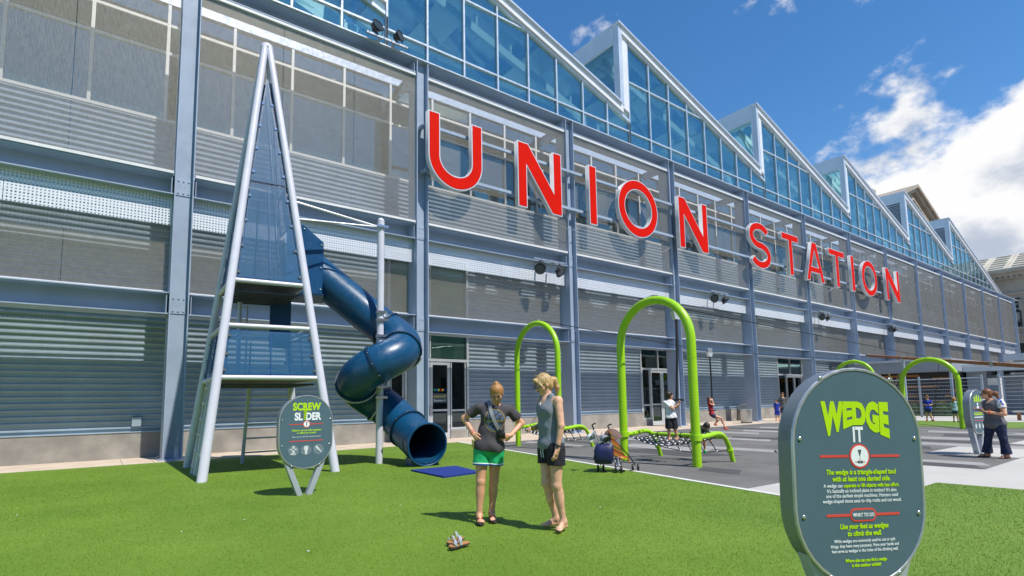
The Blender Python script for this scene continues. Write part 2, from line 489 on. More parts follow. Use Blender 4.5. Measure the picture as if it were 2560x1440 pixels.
# ------------------------------------------------------------------ ground
def sheet(name, poly, z, material, kind='structure', thick=0.):
    m = MB()
    if thick: m.slab(poly, z - thick, z)
    else: m.add([(x, y, z) for x, y in poly], [tuple(range(len(poly)))])
    o = m.build(name, material); return tag(o, kind=kind)
def area(poly): return sum(poly[i][0] * poly[(i + 1) % len(poly)][1] - poly[(i + 1) % len(poly)][0] * poly[i][1] for i in range(len(poly)))
sheet('ground', [(-1500, -1500), (1500, -1500), (1500, 1500), (-1500, 1500)], 0, 'paving')
TURF = [(-45, -14), (11.25, -14), (11.28, 2.1), (11.22, 3.16), (7.95, 3.16), (10.75, 17.5), (-45, 17.5)]
sheet('artificial_lawn', TURF, .012, 'turf')
sheet('playground_surface', [(8.37, 4.95), (13.85, 4.72), (13.85, 3.1), (30.4, 3.1), (30.4, 16.2), (10.5, 16.2)], .004, 'asphalt')
sheet('lawn_strip', [(30.4, -6), (37.0, -6), (37.0, 15.8), (30.4, 15.8)], .012, 'turf')
wk = sheet('walkway', [(-45, 17.5), (10.75, 17.5), (10.48, 16.2), (106, 16.2), (106, 19.9), (-45, 19.9)], .006, 'tan_walk')
# joints between the walkway slabs
for i in range(27):
    x = -42.0 + 3.05 * i
    mj = MB().box(x, x + .018, 17.52 if x < 10.7 else 16.22, 19.7, .0062, .0085); mj.build('slab_joint', 'concrete_plinth', wk)
kb = MB()
a, b_ = Vector((7.95, 3.16, 0)), Vector((10.75, 17.5, 0))
kb.beam(a + Vector((.05, 0, .005)), b_ + Vector((.05, 0, .005)), .11, .03)
tag(kb.build('lawn_edging', 'kerb'), kind='structure')
sheet('concrete_pad', [(16.7, 3.1), (19.35, 3.1), (19.35, 4.85), (16.7, 4.9)], .009, 'paving')
sheet('concrete_pad', [(20.6, 2.6), (23.4, 2.6), (23.4, 4.1), (21.2, 4.15)], .009, 'paving')

# the play surface's printed bars, running out from the building
def bar(x0, x1, y0, y1, mname, skew=.35, z=.008):
    sheet('printed_bar', [(x0, y0), (x1, y0 + skew), (x1, y1 + skew), (x0, y1)], z, mname)
for args in [(12.05, 13.2, 8.6, 11.6, 'bar_dark', -.9), (13.25, 14.35, 8.9, 11.9, 'bar_light', .4), (14.4, 15.1, 7.4, 10.0, 'bar_light', .5),
             (17.9, 18.7, 9.5, 11.2, 'bar_light', .4), (18.75, 19.5, 8.6, 11.4, 'bar_dark', .4), (21.0, 22.0, 11.6, 14.3, 'bar_light', .5),
             (22.6, 23.6, 10.5, 13.2, 'bar_light', .5), (24.2, 25.1, 12.3, 15.2, 'bar_dark', .4), (25.4, 26.4, 11.2, 14.0, 'bar_light', .4),
             (12.2, 12.8, 12.6, 15.4, 'bar_light', .4), (13.4, 14.0, 13.0, 15.6, 'bar_dark', .5), (15.6, 16.4, 12.2, 15.0, 'bar_light', .4),
             (9.9, 10.5, 5.9, 6.8, 'bar_dark', .3), (13.9, 14.45, 3.12, 6.2, 'bar_dark', .3), (14.5, 15.1, 3.12, 7.6, 'bar_light', .3),
             (15.9, 16.6, 5.0, 8.2, 'bar_dark', .3), (16.75, 17.5, 5.0, 7.4, 'bar_light', .3), (18.0, 18.9, 5.1, 7.9, 'bar_dark', .3),
             (19.4, 20.4, 3.3, 8.4, 'bar_light', .3), (20.9, 21.7, 4.4, 8.6, 'bar_dark', .3), (22.0, 23.2, 4.4, 8.0, 'bar_light', .3),
             (23.8, 25.2, 3.2, 6.4, 'bar_dark', .3), (25.8, 27.0, 3.2, 7.4, 'bar_light', .3)]:
    bar(*args)

# short blades of the artificial turf where the camera stands
def blades():
    N = 330000
    # denser close to the camera
    rad = 3.3 + 13.5 * rng.random(N) ** 1.35
    ang = math.radians(52.67) + (rng.random(N) - .5) * math.radians(96)
    x, y = rad * np.cos(ang), rad * np.sin(ang)
    line = 7.95 + (y - 3.16) * (10.75 - 7.95) / (17.5 - 3.16)
    ok = (y < 17.45) & np.where(y < 3.14, x < 11.2, x < line - .03) & ~((x > 5.45) & (x < 6.65) & (y > 9.4) & (y < 10.95))
    x, y, rad = x[ok], y[ok], rad[ok]; n = len(x)
    h = (.008 + .009 * rng.random(n)); w = (.0015 + .0012 * rng.random(n)) * np.clip(rad / 5, 1, 2.4)
    th = rng.random(n) * 2 * np.pi; lean = (rng.random(n) * .9) * h
    la = rng.random(n) * 2 * np.pi
    v = np.empty((n, 3, 3))
    v[:, 0] = np.stack([x - np.cos(th) * w, y - np.sin(th) * w, np.full(n, .010)], 1)
    v[:, 1] = np.stack([x + np.cos(th) * w, y + np.sin(th) * w, np.full(n, .010)], 1)
    v[:, 2] = np.stack([x + np.cos(la) * lean, y + np.sin(la) * lean, .012 + h], 1)
    me = bpy.data.meshes.new('turf_blades')
    me.vertices.add(3 * n); me.vertices.foreach_set('co', v.ravel())
    me.loops.add(3 * n); me.loops.foreach_set('vertex_index', np.arange(3 * n, dtype=np.int32))
    me.polygons.add(n); me.polygons.foreach_set('loop_start', np.arange(0, 3 * n, 3, dtype=np.int32))
    me.polygons.foreach_set('loop_total', np.full(n, 3, dtype=np.int32))
    me.update(); me.validate()
    me.materials.append(MATS['turf_blade'])
    tag(put('turf_blades', me), 'short green artificial grass blades of the lawn', 'grass', kind='stuff')
blades()

# ------------------------------------------------------------------ the long hall
HALL = thing('exhibition_hall', 'long blue-grey steel hall with mesh screens, corrugated walls and sawtooth glass roof', 'building')
BAY, C0, I0, I1 = 7.67, 1.82, -2, 13
YW = 19.8                                        # wall and glazing line
COLX = [C0 + BAY * i for i in range(I0, I1 + 1)]
# columns: flanges on both sides, web facing out
m = MB()
m.box(-.24, -.212, 17.80, 18.50, .05, 14.5).box(.212, .24, 17.80, 18.50, .05, 14.5).box(-.211, .211, 18.03, 18.06, .05, 14.48)
m.box(-.33, .33, 17.70, 18.60, .02, .05)
cme = m.mesh('column', 'steel')
m = MB()
for sx in (-.28, .28):
    for y in (17.76, 18.54): m.cyl((sx, y, .05), (sx, y, .10), .022, n=6)
bme = m.mesh('anchor_bolts', 'galv')
fme = MB().box(-.42, .42, 17.58, 18.68, .0, .022).mesh('footing', 'tan_walk')
for x in COLX:
    c = put('column', cme, HALL, (x, 0, 0))
    put('anchor_bolts', bme, c); put('footing', fme, c)
# floor beams between them
def ibeam(x0, x1, z0, z1):
    m = MB(); Yb = 18.38
    m.box(x0, x1, Yb - .01, Yb + .01, z0 + .025, z1 - .025)
    m.box(x0, x1, Yb - .51, Yb + .3, z0, z0 + .03).box(x0, x1, Yb - .51, Yb + .3, z1 - .03, z1)
    return m
W = BAY - .5
bm_ = {z: ibeam(-W / 2, W / 2, *z).mesh('beam', 'steel') for z in ((14.02, 14.56), (7.52, 8.10), (4.06, 4.68))}
strip_top = MB().box(-W / 2 + .02, W / 2 - .02, 17.86, 17.93, 13.90, 13.985).mesh('screen_rail', 'white_frame')
strip_up = MB().box(-W / 2 + .02, W / 2 - .02, 17.84, 17.93, 8.12, 8.20).mesh('screen_rail', 'white_frame')
stiff = MB().box(-.01, .01, 17.90, 18.36, .03, .55).mesh('stiffener_plate', 'steel')
gus = MB().box(-.2, .2, 18.012, 18.028, -.26, .26)
for bx in (-.13, 0, .13):
    for bz in (-.18, .18): gus.cyl((bx, 18.012, bz), (bx, 17.99, bz), .022, n=6)
gus_me = gus.mesh('splice_plate', 'steel')
bolt_me = MB().cyl((0, 18.369, 0), (0, 18.35, 0), .02, n=6).mesh('bolt', 'galv')
strip_lo = MB().box(-W / 2 + .02, W / 2 - .02, 18.33, 18.45, 4.70, 4.79).mesh('screen_rail', 'white_frame')
PW = W / 3
def screen(name, z0, z1, y, material, gap):
    me = bpy.data.meshes.new(name)
    x0, x1 = -PW / 2 + gap, PW / 2 - gap
    return MB().box(x0, x1, y, y + .012, z0, z1).mesh(name, material)
scr = {(d, u): screen('mesh_screen', *( (8.21, 13.89, 17.925) if u else (4.80, 6.86, 18.38)), 'woven_mesh_dense' if d else 'woven_mesh', .022 if d else .008) for d in (0, 1) for u in (0, 1)}
HW = W / 2
perf = MB().box(-HW / 2 + .008, HW / 2 - .008, 18.10, 18.106, 6.66, 7.515).mesh('perforated_panel', 'perforated')
clipm = MB().box(-.03, .03, 17.87, 17.924, -.04, .04).mesh('screen_clip', 'white_frame')
for i, x in enumerate(COLX[:-1]):
    xc = x + BAY / 2
    far = (i + I0) >= 6
    for zz in (7.82, 4.36): put('splice_plate', gus_me, HALL, (x, 0, zz))
    for z, me in bm_.items(): put('beam', me, HALL, (xc, 0, 0))
    for z0 in (14.02, 7.52, 4.06):
        for sg in (-1, 1): put('stiffener_plate', stiff, HALL, (xc + sg * (W / 2 - .05), 0, z0))
    put('screen_rail', strip_top, HALL, (xc, 0, 0)); put('screen_rail', strip_up, HALL, (xc, 0, 0)); put('screen_rail', strip_lo, HALL, (xc, 0, 0))
    for k in (-1, 0, 1):
        put('mesh_screen', scr[(int(far), 1)], HALL, (xc + PW * k, 0, 0))
        put('mesh_screen', scr[(int(far), 0)], HALL, (xc + PW * k, 0, 0))
    if far:
        for k in (-1.5, -.5, .5, 1.5):
            for q in range(1, 8, 2): put('screen_clip', clipm, HALL, (xc + PW * k * (1.0 if abs(k) < 1 else .995), 0, 8.4 + .72 * q))
    for k in (-.5, .5): put('perforated_panel', perf, HALL, (xc + HW * k, 0, 0))
# ledge that carries the glazing behind the top beam
outr = MB().box(-.1, .1, 18.51, 19.72, 14.1, 14.13).box(-.1, .1, 18.51, 19.72, 14.42, 14.45).box(-.012, .012, 18.51, 19.72, 14.131, 14.419).mesh('outrigger', 'steel')
for x in COLX: put('outrigger', outr, HALL, (x, 0, 0))
MB().box(COLX[0] - BAY, 105, 19.72, 20.25, 14.42, 15.19).build('sill_upstand', 'alu', HALL)
MB().box(COLX[0], 105, 17.80, 18.165, 14.563, 14.61).build('ledge_cap', 'alu', HALL)

# plinth and corrugated siding, with the openings for the entrances
ENTR = [(9.05, 12.66, 7.6), (23.95, 26.95, 4.5), (38.9, 44.4, 4.5)]
def spans(x0, x1, z):
    out, cur = [], x0
    for a, b, zt in ENTR:
        if b <= x0 or a >= x1 or z >= zt: continue
        if a > cur: out.append((cur, a))
        cur = b
    if cur < x1: out.append((cur, x1))
    return out
PITCH = .178
def siding(x0, x1, z0, z1):
    m = MB(); prof = []
    z = z0
    while z < z1 - .01:
        for dz, dy in ((0, 0), (.098, 0), (.118, -.052), (.158, -.052)):
            if z + dz < z1: prof.append((z + dz, dy))
        z += PITCH
    prof.append((z1, 0))
    n = len(prof)
    vs = [(x0, YW + dy, z) for z, dy in prof] + [(x1, YW + dy, z) for z, dy in prof]
    return m.add(vs, [(i, n + i, n + i + 1, i + 1) for i in range(n - 1)])
for i, x in enumerate([COLX[0] - BAY] + COLX):
    x1 = min(x + BAY, 105)
    for z0, z1 in ((.75, 4.5), (4.5, 7.6), (7.6, 10.45)):
        zz = {.75: .8, 4.5: 5., 7.6: 8.}[z0]
        for a, b in spans(x, x1, zz):
            ns = max(1, round((b - a) / 2.56))
            for q in range(ns):
                xa, xb = a + (b - a) * q / ns, a + (b - a) * (q + 1) / ns
                sh = siding(xa - .02, xb + .02, z0 + (.003 if z0 > .75 else 0), z1).build('siding_panel', 'siding', HALL)
                sh.location.y = -.007 * (q % 2) - .001 * random.random()
    for a, b in spans(x, x1, .3):
        MB().box(a, b, YW - .13, YW + .25, 0, .748).build('plinth', 'concrete_plinth', HALL)
        MB().box(a, b, YW - .15, YW + .02, .7485, .775).build('drip_flashing', 'siding', HALL)
MB().box(.95, 1.18, YW - .16, YW - .06, .92, 1.2).build('junction_box', 'siding', HALL, bevel=.01)

# band of windows behind the upper screens
ROWS = [10.5, 12.75, 13.7, 14.38]
MX0, MXS = 1.4, BAY / 4
nL, nR = -8, 53
mul_me = MB().box(-.045, .045, YW - .07, YW + .06, 10.452, 14.4).mesh('mullion', 'white_frame')
tr_me = MB().box(.0455, MXS - .0455, YW - .065, YW + .055, -.045, .045).mesh('transom', 'white_frame')
for j in range(nL, nR):
    xx = MX0 + MXS * j
    put('mullion', mul_me, HALL, (xx, 0, 0))
    for z in ROWS[:3]: put('transom', tr_me, HALL, (xx, 0, z))
pane_me = {}
for j in range(nL, nR):
    for r in range(3):
        if r not in pane_me:
            pane_me[r] = MB().box(.05, MXS - .05, -.006, .006, ROWS[r] + .05, ROWS[r + 1] - .05).mesh('pane', 'glass_window')
        p = put('pane', pane_me[r], HALL, (MX0 + MXS * j, YW, 0))
        p.rotation_euler = (random.uniform(-.002, .002), 0, random.uniform(-.002, .002))

MB().box(COLX[0], 104, YW + .09, YW + .6, 10.455, 10.80).build('inner_sill', 'interior_white', HALL)
# sawtooth roof lights
XP0, TOOTH, SL = 22.95, 14.95, .325
def ztop(dx): return 22.45 - SL * dx
def clip_poly(x0, x1, z0, z1, xk):
    """rectangle cut off below the sloping roof edge"""
    pts = [(x0, z0), (x1, z0)]
    ta, tb = ztop(x0 - xk), ztop(x1 - xk)
    if ta <= z0: return None
    if tb >= z1: return pts + [(x1, z1), (x0, z1)]
    if tb > z0: pts.append((x1, tb))
    else: pts[1] = (x0 + (ta - z0) / SL, z0)
    if ta > z1:
        pts += [(xk + (22.45 - z1) / SL, z1), (x0, z1)]
    else: pts.append((x0, ta))
    return pts
DEPTH = 46.
for k in range(-2, 5):
    xk = XP0 + TOOTH * k
    last = k == 4
    run = (22.45 - 15.2) / SL if last else TOOTH + .84
    zend = ztop(run)
    # roof deck: the part itself; skylight strips are left open so that the hall below is bright
    m = MB()
    for (d0, d1) in ((.25, 1.2), (4.6, 6.0), (9.4, 10.8), (13.8, run if last else 14.6)):
        for (y0, y1) in ((YW - .1, DEPTH),):
            m.add([(xk + d0, y0, ztop(d0) + .12), (xk + d1, y0, ztop(d1) + .12), (xk + d1, y1, ztop(d1) + .12), (xk + d0, y1, ztop(d0) + .12),
                   (xk + d0, y0, ztop(d0) + .32), (xk + d1, y0, ztop(d1) + .32), (xk + d1, y1, ztop(d1) + .32), (xk + d0, y1, ztop(d0) + .32)],
                  [(0, 3, 2, 1), (4, 5, 6, 7), (0, 1, 5, 4), (1, 2, 6, 5), (2, 3, 7, 6), (3, 0, 4, 7)])
    T = m.build('roof_tooth', 'interior_white', HALL)
    for (d0, d1) in ((1.2, 4.6), (6.0, 9.4), (10.8, 13.8)):
        MB().add([(xk + d0, YW - .1, ztop(d0) + .2), (xk + d1, YW - .1, ztop(d1) + .2), (xk + d1, DEPTH, ztop(d1) + .2), (xk + d0, DEPTH, ztop(d0) + .2),
                  (xk + d0, YW - .1, ztop(d0) + .22), (xk + d1, YW - .1, ztop(d1) + .22), (xk + d1, DEPTH, ztop(d1) + .22), (xk + d0, DEPTH, ztop(d0) + .22)],
                 [(0, 3, 2, 1), (4, 5, 6, 7), (0, 1, 5, 4), (1, 2, 6, 5), (2, 3, 7, 6), (3, 0, 4, 7)]).build('skylight', 'glass_clear', T)
    # sloping fascia, two stepped boards
    def slope_bar(d0, d1, lo, hi, y0, y1, name, mt):
        MB().prism([(xk + d0, ztop(d0) + lo), (xk + d1, ztop(d1) + lo), (xk + d1, ztop(d1) + hi), (xk + d0, ztop(d0) + hi)], y0, y1).build(name, mt, T)
    slope_bar(.30, run - (.1 if last else .62), .10, .50, YW - .22, YW - .03, 'fascia_board', 'white_frame')
    slope_bar(-.05, run - (.0 if last else .80), .501, .60, YW - .34, YW + .2, 'coping', 'alu')
    slope_bar(.92, run - .05, -.05, .099, YW - .12, YW + .06, 'head_rail', 'alu')
    # upright corner
    MB().prism([(xk, 18.15), (xk + .30, 18.05), (xk + .30, ztop(.3) + .5), (xk, ztop(0) + .5)], YW - .22, YW + .12).build('corner_post', 'cladding', T)
    MB().prism([(xk + .301, 18.04), (xk + .84, 17.86), (xk + .84, ztop(.84) + .098), (xk + .301, ztop(.3) + .098)], YW - .10, YW + .10).build('corner_panel', 'white_frame', T)
    # mullions and transoms
    xs = []
    j = 0
    while True:
        x = xk + .88 + 1.868 * j
        if x > xk + run + .05: break
        xs.append(x); j += 1
    for x in xs:
        zt = ztop(x - xk) - .05
        if zt > 15.3: MB().box(x - .04, x + .04, YW - .09, YW + .07, 15.2, zt).build('mullion', 'alu', T)
    for z in (15.82, 16.74, 19.78):
        x1 = min(xk + run, xk + (22.45 - z) / SL) - .03
        for a, b in zip(xs, xs[1:] + [xs[-1] + 1.868]):
            b = min(b, x1)
            if b - a > .15: MB().box(a + .0405, b - .0405, YW - .085, YW + .065, z - .04, z + .04).build('transom', 'alu', T)
    for a, b in zip(xs, xs[1:] + [xs[-1] + 1.868]):
        for z0, z1 in ((15.2, 15.82), (15.82, 16.74), (16.74, 19.78), (19.78, 23)):
            if not last and b > xk + run + .4: continue
            poly = clip_poly(a + .04, b - .04, z0 + .04, z1 - .04, xk)
            if poly is None or area(poly) < .05: continue
            cx = sum(p[0] for p in poly) / len(poly); cz = sum(p[1] for p in poly) / len(poly)
            o = put('pane', MB().prism([(p[0] - cx, p[1] - cz) for p in poly], -.007, .007).mesh('pane', 'glass_roof'), T, (cx, YW, cz))
            o.rotation_euler = (random.uniform(-.004, .004), 0, random.uniform(-.004, .004))
    # the upright side that faces down the street: clear glazing, or louvres at the far teeth
    zb, zt = 18.0, 21.95
    MB().box(xk, xk + .2, YW + .13, DEPTH, zt, ztop(0) + .64).build('side_fascia', 'cladding', T)
    MB().box(xk + .01, xk + .2, YW + .13, DEPTH, 17.7, zb).build('side_kerb', 'cladding', T)
    ys = [YW + .13, 24.6, 29.2, 33.8, 38.4, 43.0, DEPTH]
    if k < 3:
        m = MB()
        for y in ys: m.box(xk + .03, xk + .13, y, y + .09, zb, zt)
        m.box(xk + .031, xk + .129, YW + .22, DEPTH, zb, zb + .08).box(xk + .031, xk + .129, YW + .22, DEPTH, zt - .08, zt)
        m.build('side_frame', 'alu', T)
        for y0, y1 in zip(ys, ys[1:]): MB().box(xk + .07, xk + .082, y0 + .09, y1, zb + .08, zt - .08).build('pane', 'glass_roof', T)
    else:
        m = MB()
        for y in ys: m.box(xk + .0, xk + .13, y, y + .12, zb, zt)
        m.build('side_frame', 'alu', T)
        sl = MB().add([(0, 0, 0), (.16, 0, .17), (.16, 24.5, .17), (0, 24.5, 0), (0, 0, .02), (.16, 0, .19), (.16, 24.5, .19), (0, 24.5, .02)],
                      [(0, 3, 2, 1), (4, 5, 6, 7), (0, 1, 5, 4), (1, 2, 6, 5), (2, 3, 7, 6), (3, 0, 4, 7)]).mesh('louvre_slat', 'cladding')
        for q in range(18): put('louvre_slat', sl, T, (xk + .03, YW + .22, zb + .04 + .214 * q))
        MB().box(xk + .2, xk + .22, YW + .2, DEPTH, zb, zt).build('louvre_backing', 'interior_dark', T)
    # trusses inside: a rafter along the slope, a tie beam and posts
    m = MB()
    for y in (21.2, 25.5, 31.0, 38.0):
        p0, p1 = (xk + .4, y, ztop(.4) - .75), (xk + TOOTH - .4, y, ztop(TOOTH - .4) - .5)
        m.beam(p0, p1, .22, .42)
        for q in range(1, 7):
            d = q * 2.1
            m.beam((xk + d, y, ztop(d) - .3), (xk + d, y, ztop(d) + .12), .1, .1, (0, 1, 0))
        m.beam((xk + .3, y, ztop(.3) - .6), (xk + 4.4, y, 17.9), .14, .14)
    m.box(xk + .25, xk + TOOTH + .1, 21.0, 21.4, 16.75, 17.25).box(xk + .25, xk + TOOTH + .1, 27.3, 27.6, 17.05, 17.5)
    m.build('truss', 'interior_white', T)
# what shows through the glass
MB().box(COLX[0] - BAY, 104.8, 24.2, 24.4, 15.16, 17.0).build('gallery_parapet', 'interior_white', HALL)
MB().box(COLX[0] - BAY, 104.8, 45.0, 45.3, 0, 17).build('inner_wall', 'interior_white', HALL)
MB().box(COLX[0] - BAY, 104.8, 20.3, 44.9, 15.0, 15.15).build('upper_floor', 'interior_white', HALL)
MB().box(COLX[0] - BAY, 104.8, 26.0, 26.2, 4.6, 14.9).build('inner_partition', 'interior_mid', HALL)
MB().box(COLX[0] - BAY, 104.8, 20.1, 25.9, 10.2, 10.4).build('gallery_floor', 'interior_mid', HALL)
MB().box(COLX[0] - BAY, 104.8, 20.1, 25.9, 4.4, 4.6).build('mezzanine_floor', 'interior_mid', HALL)
MB().box(COLX[0] - BAY, 104.8, 23.6, 23.8, .1, 4.35).build('lobby_wall', 'interior_dark', HALL)
MB().box(COLX[0] - BAY, 104.8, 19.95, 23.5, -.06, .003).build('lobby_floor', 'interior_dark', HALL)
MB().box(104.8, 105, 18.2, 46, 0, 15.1).build('end_wall', 'siding', HALL)
MB().box(COLX[0] - BAY - .2, COLX[0] - BAY, 19.8, 46, 0, 15.1).build('end_wall', 'siding', HALL)

# entrances
def storefront(x0, x1, ztr, ztop_, leaves, upper=None):
    """leaves: list of (xa, xb, is_door)"""
    f = MB()
    for x in sorted({x0, x1}): f.box(x - .05, x + .05, YW - .08, YW + .08, 0, ztop_)
    f.box(x0 + .0505, x1 - .0505, YW - .075, YW + .075, ztr, ztr + .11)
    f.box(x0 + .0505, x1 - .0505, YW - .075, YW + .075, ztop_ - .1, ztop_)
    zs = [(ztr + .11, ztop_ - .1)]
    if upper: 
        f.box(x0 + .0505, x1 - .0505, YW - .075, YW + .075, upper - .06, upper + .06)
        zs = [(ztr + .11, upper - .06), (upper + .06, ztop_ - .1)]
    fo = f.build('entrance_frame', 'alu', HALL)
    nx = max(1, round((x1 - x0) / 1.8))
    for z0, z1 in zs:
        for q in range(nx):
            a = x0 + .05 + (x1 - x0 - .1) * q / nx; b = x0 + .05 + (x1 - x0 - .1) * (q + 1) / nx
            MB().box(a + .01, b - .01, YW - .006, YW + .006, z0, z1).build('pane', 'glass_window', fo)
            if q: MB().box(a - .03, a + .03, YW - .07, YW + .07, z0, z1).build('transom_bar', 'alu', fo)
    for a, b, isdoor in leaves:
        if isdoor:
            d = MB()
            a1, b1 = a + .008, b - .008
            d.box(a1, a1 + .12, YW - .05, YW + .05, .02, ztr - .01).box(b1 - .12, b1, YW - .05, YW + .05, .02, ztr - .01)
            d.box(a1 + .1205, b1 - .1205, YW - .048, YW + .048, .02, .24).box(a1 + .1205, b1 - .1205, YW - .048, YW + .048, ztr - .14, ztr - .01)
            d.box(a1 + .1205, b1 - .1205, YW - .045, YW + .045, 1.12, 1.2)
            do = d.build('door', 'alu', HALL)
            MB().box(a1 + .12, b1 - .12, YW - .005, YW + .005, .24, ztr - .14).build('pane', 'glass_door', do)
            hx = a1 + .06 if isdoor == 1 else b1 - .06
            MB().tube([(hx, YW - .05, .95), (hx, YW - .11, .97), (hx, YW - .11, 1.33), (hx, YW - .05, 1.35)], .013, 8).build('handle', 'chrome', do, True)
            for zz in (.5, 1.7, ztr - .3):
                xx = b1 - .02 if isdoor == 1 else a1 + .02
                MB().cyl((xx, YW - .06, zz - .06), (xx, YW - .06, zz + .06), .016, n=8).build('hinge', 'galv', do)
        else:
            d = MB().box(a + .03, a + .08, YW - .05, YW + .05, .35, ztr - .005).box(b - .08, b - .03, YW - .05, YW + .05, .35, ztr - .005)
            d.box(a + .0805, b - .0805, YW - .048, YW + .048, .35, .44).box(a + .0805, b - .0805, YW - .048, YW + .048, 1.1, 1.18)
            so = d.build('side_light', 'alu', HALL)
            MB().box(a + .08, b - .08, YW - .005, YW + .005, .44, ztr - .01).build('pane', 'glass_door', so)
            MB().box(a, b, YW - .1, YW + .1, 0, .348).build('plinth', 'concrete_plinth', HALL)
storefront(9.05, 12.66, 3.15, 7.55, [(9.1, 9.72, 0), (9.72, 10.85, 2), (10.85, 11.8, 1), (11.8, 12.6, 0)], 4.42)
storefront(23.95, 26.95, 3.08, 4.48, [(24.0, 24.72, 0), (24.72, 25.75, 2), (25.75, 26.85, 1)])
storefront(38.9, 44.4, 3.0, 4.48, [(38.95, 40.1, 0), (40.1, 41.3, 2), (41.3, 42.5, 1), (42.5, 44.35, 0)])
# pale blinds behind the tall glazing over the first entrance
for a, b, z0, z1 in ((9.12, 10.82, 3.3, 4.34), (10.88, 12.6, 3.3, 4.34), (9.12, 10.82, 4.5, 7.4), (10.88, 12.6, 4.5, 7.4)):
    MB().box(a, b, YW + .12, YW + .14, z0, z1).build('blind', 'interior_white', HALL)
for a, b in ((24.05, 26.85), (39.0, 44.3)):
    MB().box(a, b, YW + .3, YW + .32, 4.0, 4.36).build('blind', 'interior_white', HALL)
# notice on the first door's glass
E0 = thing('door_notice', 'dark entrance notice with yellow lettering on the glass door by the slide', 'notice', (11.325, YW - .012, 1.72))
MB().box(-.34, .34, -.004, 0, -.26, .13).build('backing', 'ink_dark', E0)
place_text('lettering', text_mesh('SCIENCE CITY', .115, .002, .2, .82), 'ink_yellow', E0, 0, -.0055, -.04)
place_text('lettering', text_mesh('Entrance \u2192', .115, .002), 'ink_white', E0, 0, -.0055, -.2)
for q, cc in enumerate(('cloth_green', 'cloth_blue', 'ink_lime', 'letter_red', 'ink_yellow', 'mat_blue')):
    MB().box(-.28 + .095 * q, -.2 + .095 * q, -.004, 0, .22, .31).build('colour_tile', cc, E0)

# ------------------------------------------------------------------ the big letters
SIGN = thing('letter_sign', 'huge red and silver capital letters mounted on rails across the mesh facade', 'sign', (9.4, 17.3, 0))
SX, SY = 9.4, 17.3
def arc(cx, cy, rx, ry, a0, a1, n): return [(cx + rx * math.cos(math.radians(a0 + (a1 - a0) * i / n)), cy + ry * math.sin(math.radians(a0 + (a1 - a0) * i / n))) for i in range(n + 1)]
HC, TS = 2.84, .50
def glyph(ch, w):
    h, t = HC, TS
    if ch == 'I': return [[(0, 0), (w, 0), (w, h), (0, h)]]
    if ch == 'U':
        ry, iy = 1.18, 1.18 - .52
        out = [(0, h), (0, ry)] + arc(w / 2, ry, w / 2, ry, 180, 360, 28)[1:] + [(w, h), (w - t, h), (w - t, ry)]
        return [out + arc(w / 2, ry, w / 2 - t, iy, 360, 180, 24)[1:] + [(t, h)]]
    if ch == 'N': return [[(0, 0), (t, 0), (t, h - 1.02), (w - .58, 0), (w, 0), (w, h), (w - t, h), (w - t, 1.02), (.58, h), (0, h)]]
    if ch == 'O': return [arc(w / 2, h / 2, w / 2, h / 2 + .05, 0, 360, 48)[:-1], arc(w / 2, h / 2, w / 2 - t, h / 2 - .46, 360, 0, 44)[:-1]]
    if ch == 'T': return [[(w / 2 - t / 2, 0), (w / 2 + t / 2, 0), (w / 2 + t / 2, h - .48), (w, h - .48), (w, h), (0, h), (0, h - .48), (w / 2 - t / 2, h - .48)]]
    if ch == 'A':
        c = w / 2
        return [[(0, 0), (.52, 0), (.70, .62), (w - .70, .62), (w - .52, 0), (w, 0), (c + .33, h), (c - .33, h)], [(.84, 1.06), (c, h - .62), (w - .84, 1.06)]]
    if ch == 'S':
        ry = (h + .1 - .47) / 4
        cl = arc(w / 2, h + .05 - .235 - ry, w / 2 - t / 2, ry, 25, 270, 26) + arc(w / 2, ry - .05 + .235, w / 2 - t / 2, ry, 90, -155, 26)[1:]
        L, R = [], []
        for i, p in enumerate(cl):
            a, b = Vector(cl[max(i - 1, 0)]), Vector(cl[min(i + 1, len(cl) - 1)])
            d = (b - a).normalized(); nn = Vector((-d.y, d.x))
            k = .235 + .015 * abs(d.y)
            L.append((p[0] + nn.x * k, p[1] + nn.y * k)); R.append((p[0] - nn.x * k, p[1] - nn.y * k))
        return [L + R[::-1]]
def curve_mesh(name, splines, extrude, offset, material):
    cu = bpy.data.curves.new(name, 'CURVE'); cu.dimensions = '2D'; cu.fill_mode = 'BOTH'; cu.extrude = extrude; cu.offset = offset
    for pts in splines:
        sp = cu.splines.new('POLY'); sp.points.add(len(pts) - 1)
        for q, p in zip(sp.points, pts): q.co = (p[0], p[1], 0, 1)
        sp.use_cyclic_u = True
    ob = bpy.data.objects.new(name, cu); col.objects.link(ob)
    me = bpy.data.meshes.new_from_object(ob)
    bpy.data.objects.remove(ob); bpy.data.curves.remove(cu)
    co = np.empty(len(me.vertices) * 3); me.vertices.foreach_get('co', co); co = co.reshape(-1, 3)
    me.vertices.foreach_set('co', np.stack([co[:, 0], -co[:, 2], co[:, 1]], 1).ravel()); me.update()
    me.materials.clear(); me.materials.append(MATS[material])
    return me
LETTERS = [('U', 9.46, 11.87), ('N', 13.65, 16.12), ('I', 17.83, 18.33), ('O', 19.8, 22.8), ('N', 24.6, 27.25), ('S', 31.67, 34.2),
           ('T', 35.72, 38.0), ('A', 38.96, 41.7), ('T', 42.65, 45.3), ('I', 46.45, 47.0), ('O', 48.4, 51.5), ('N', 53.45, 56.5)]
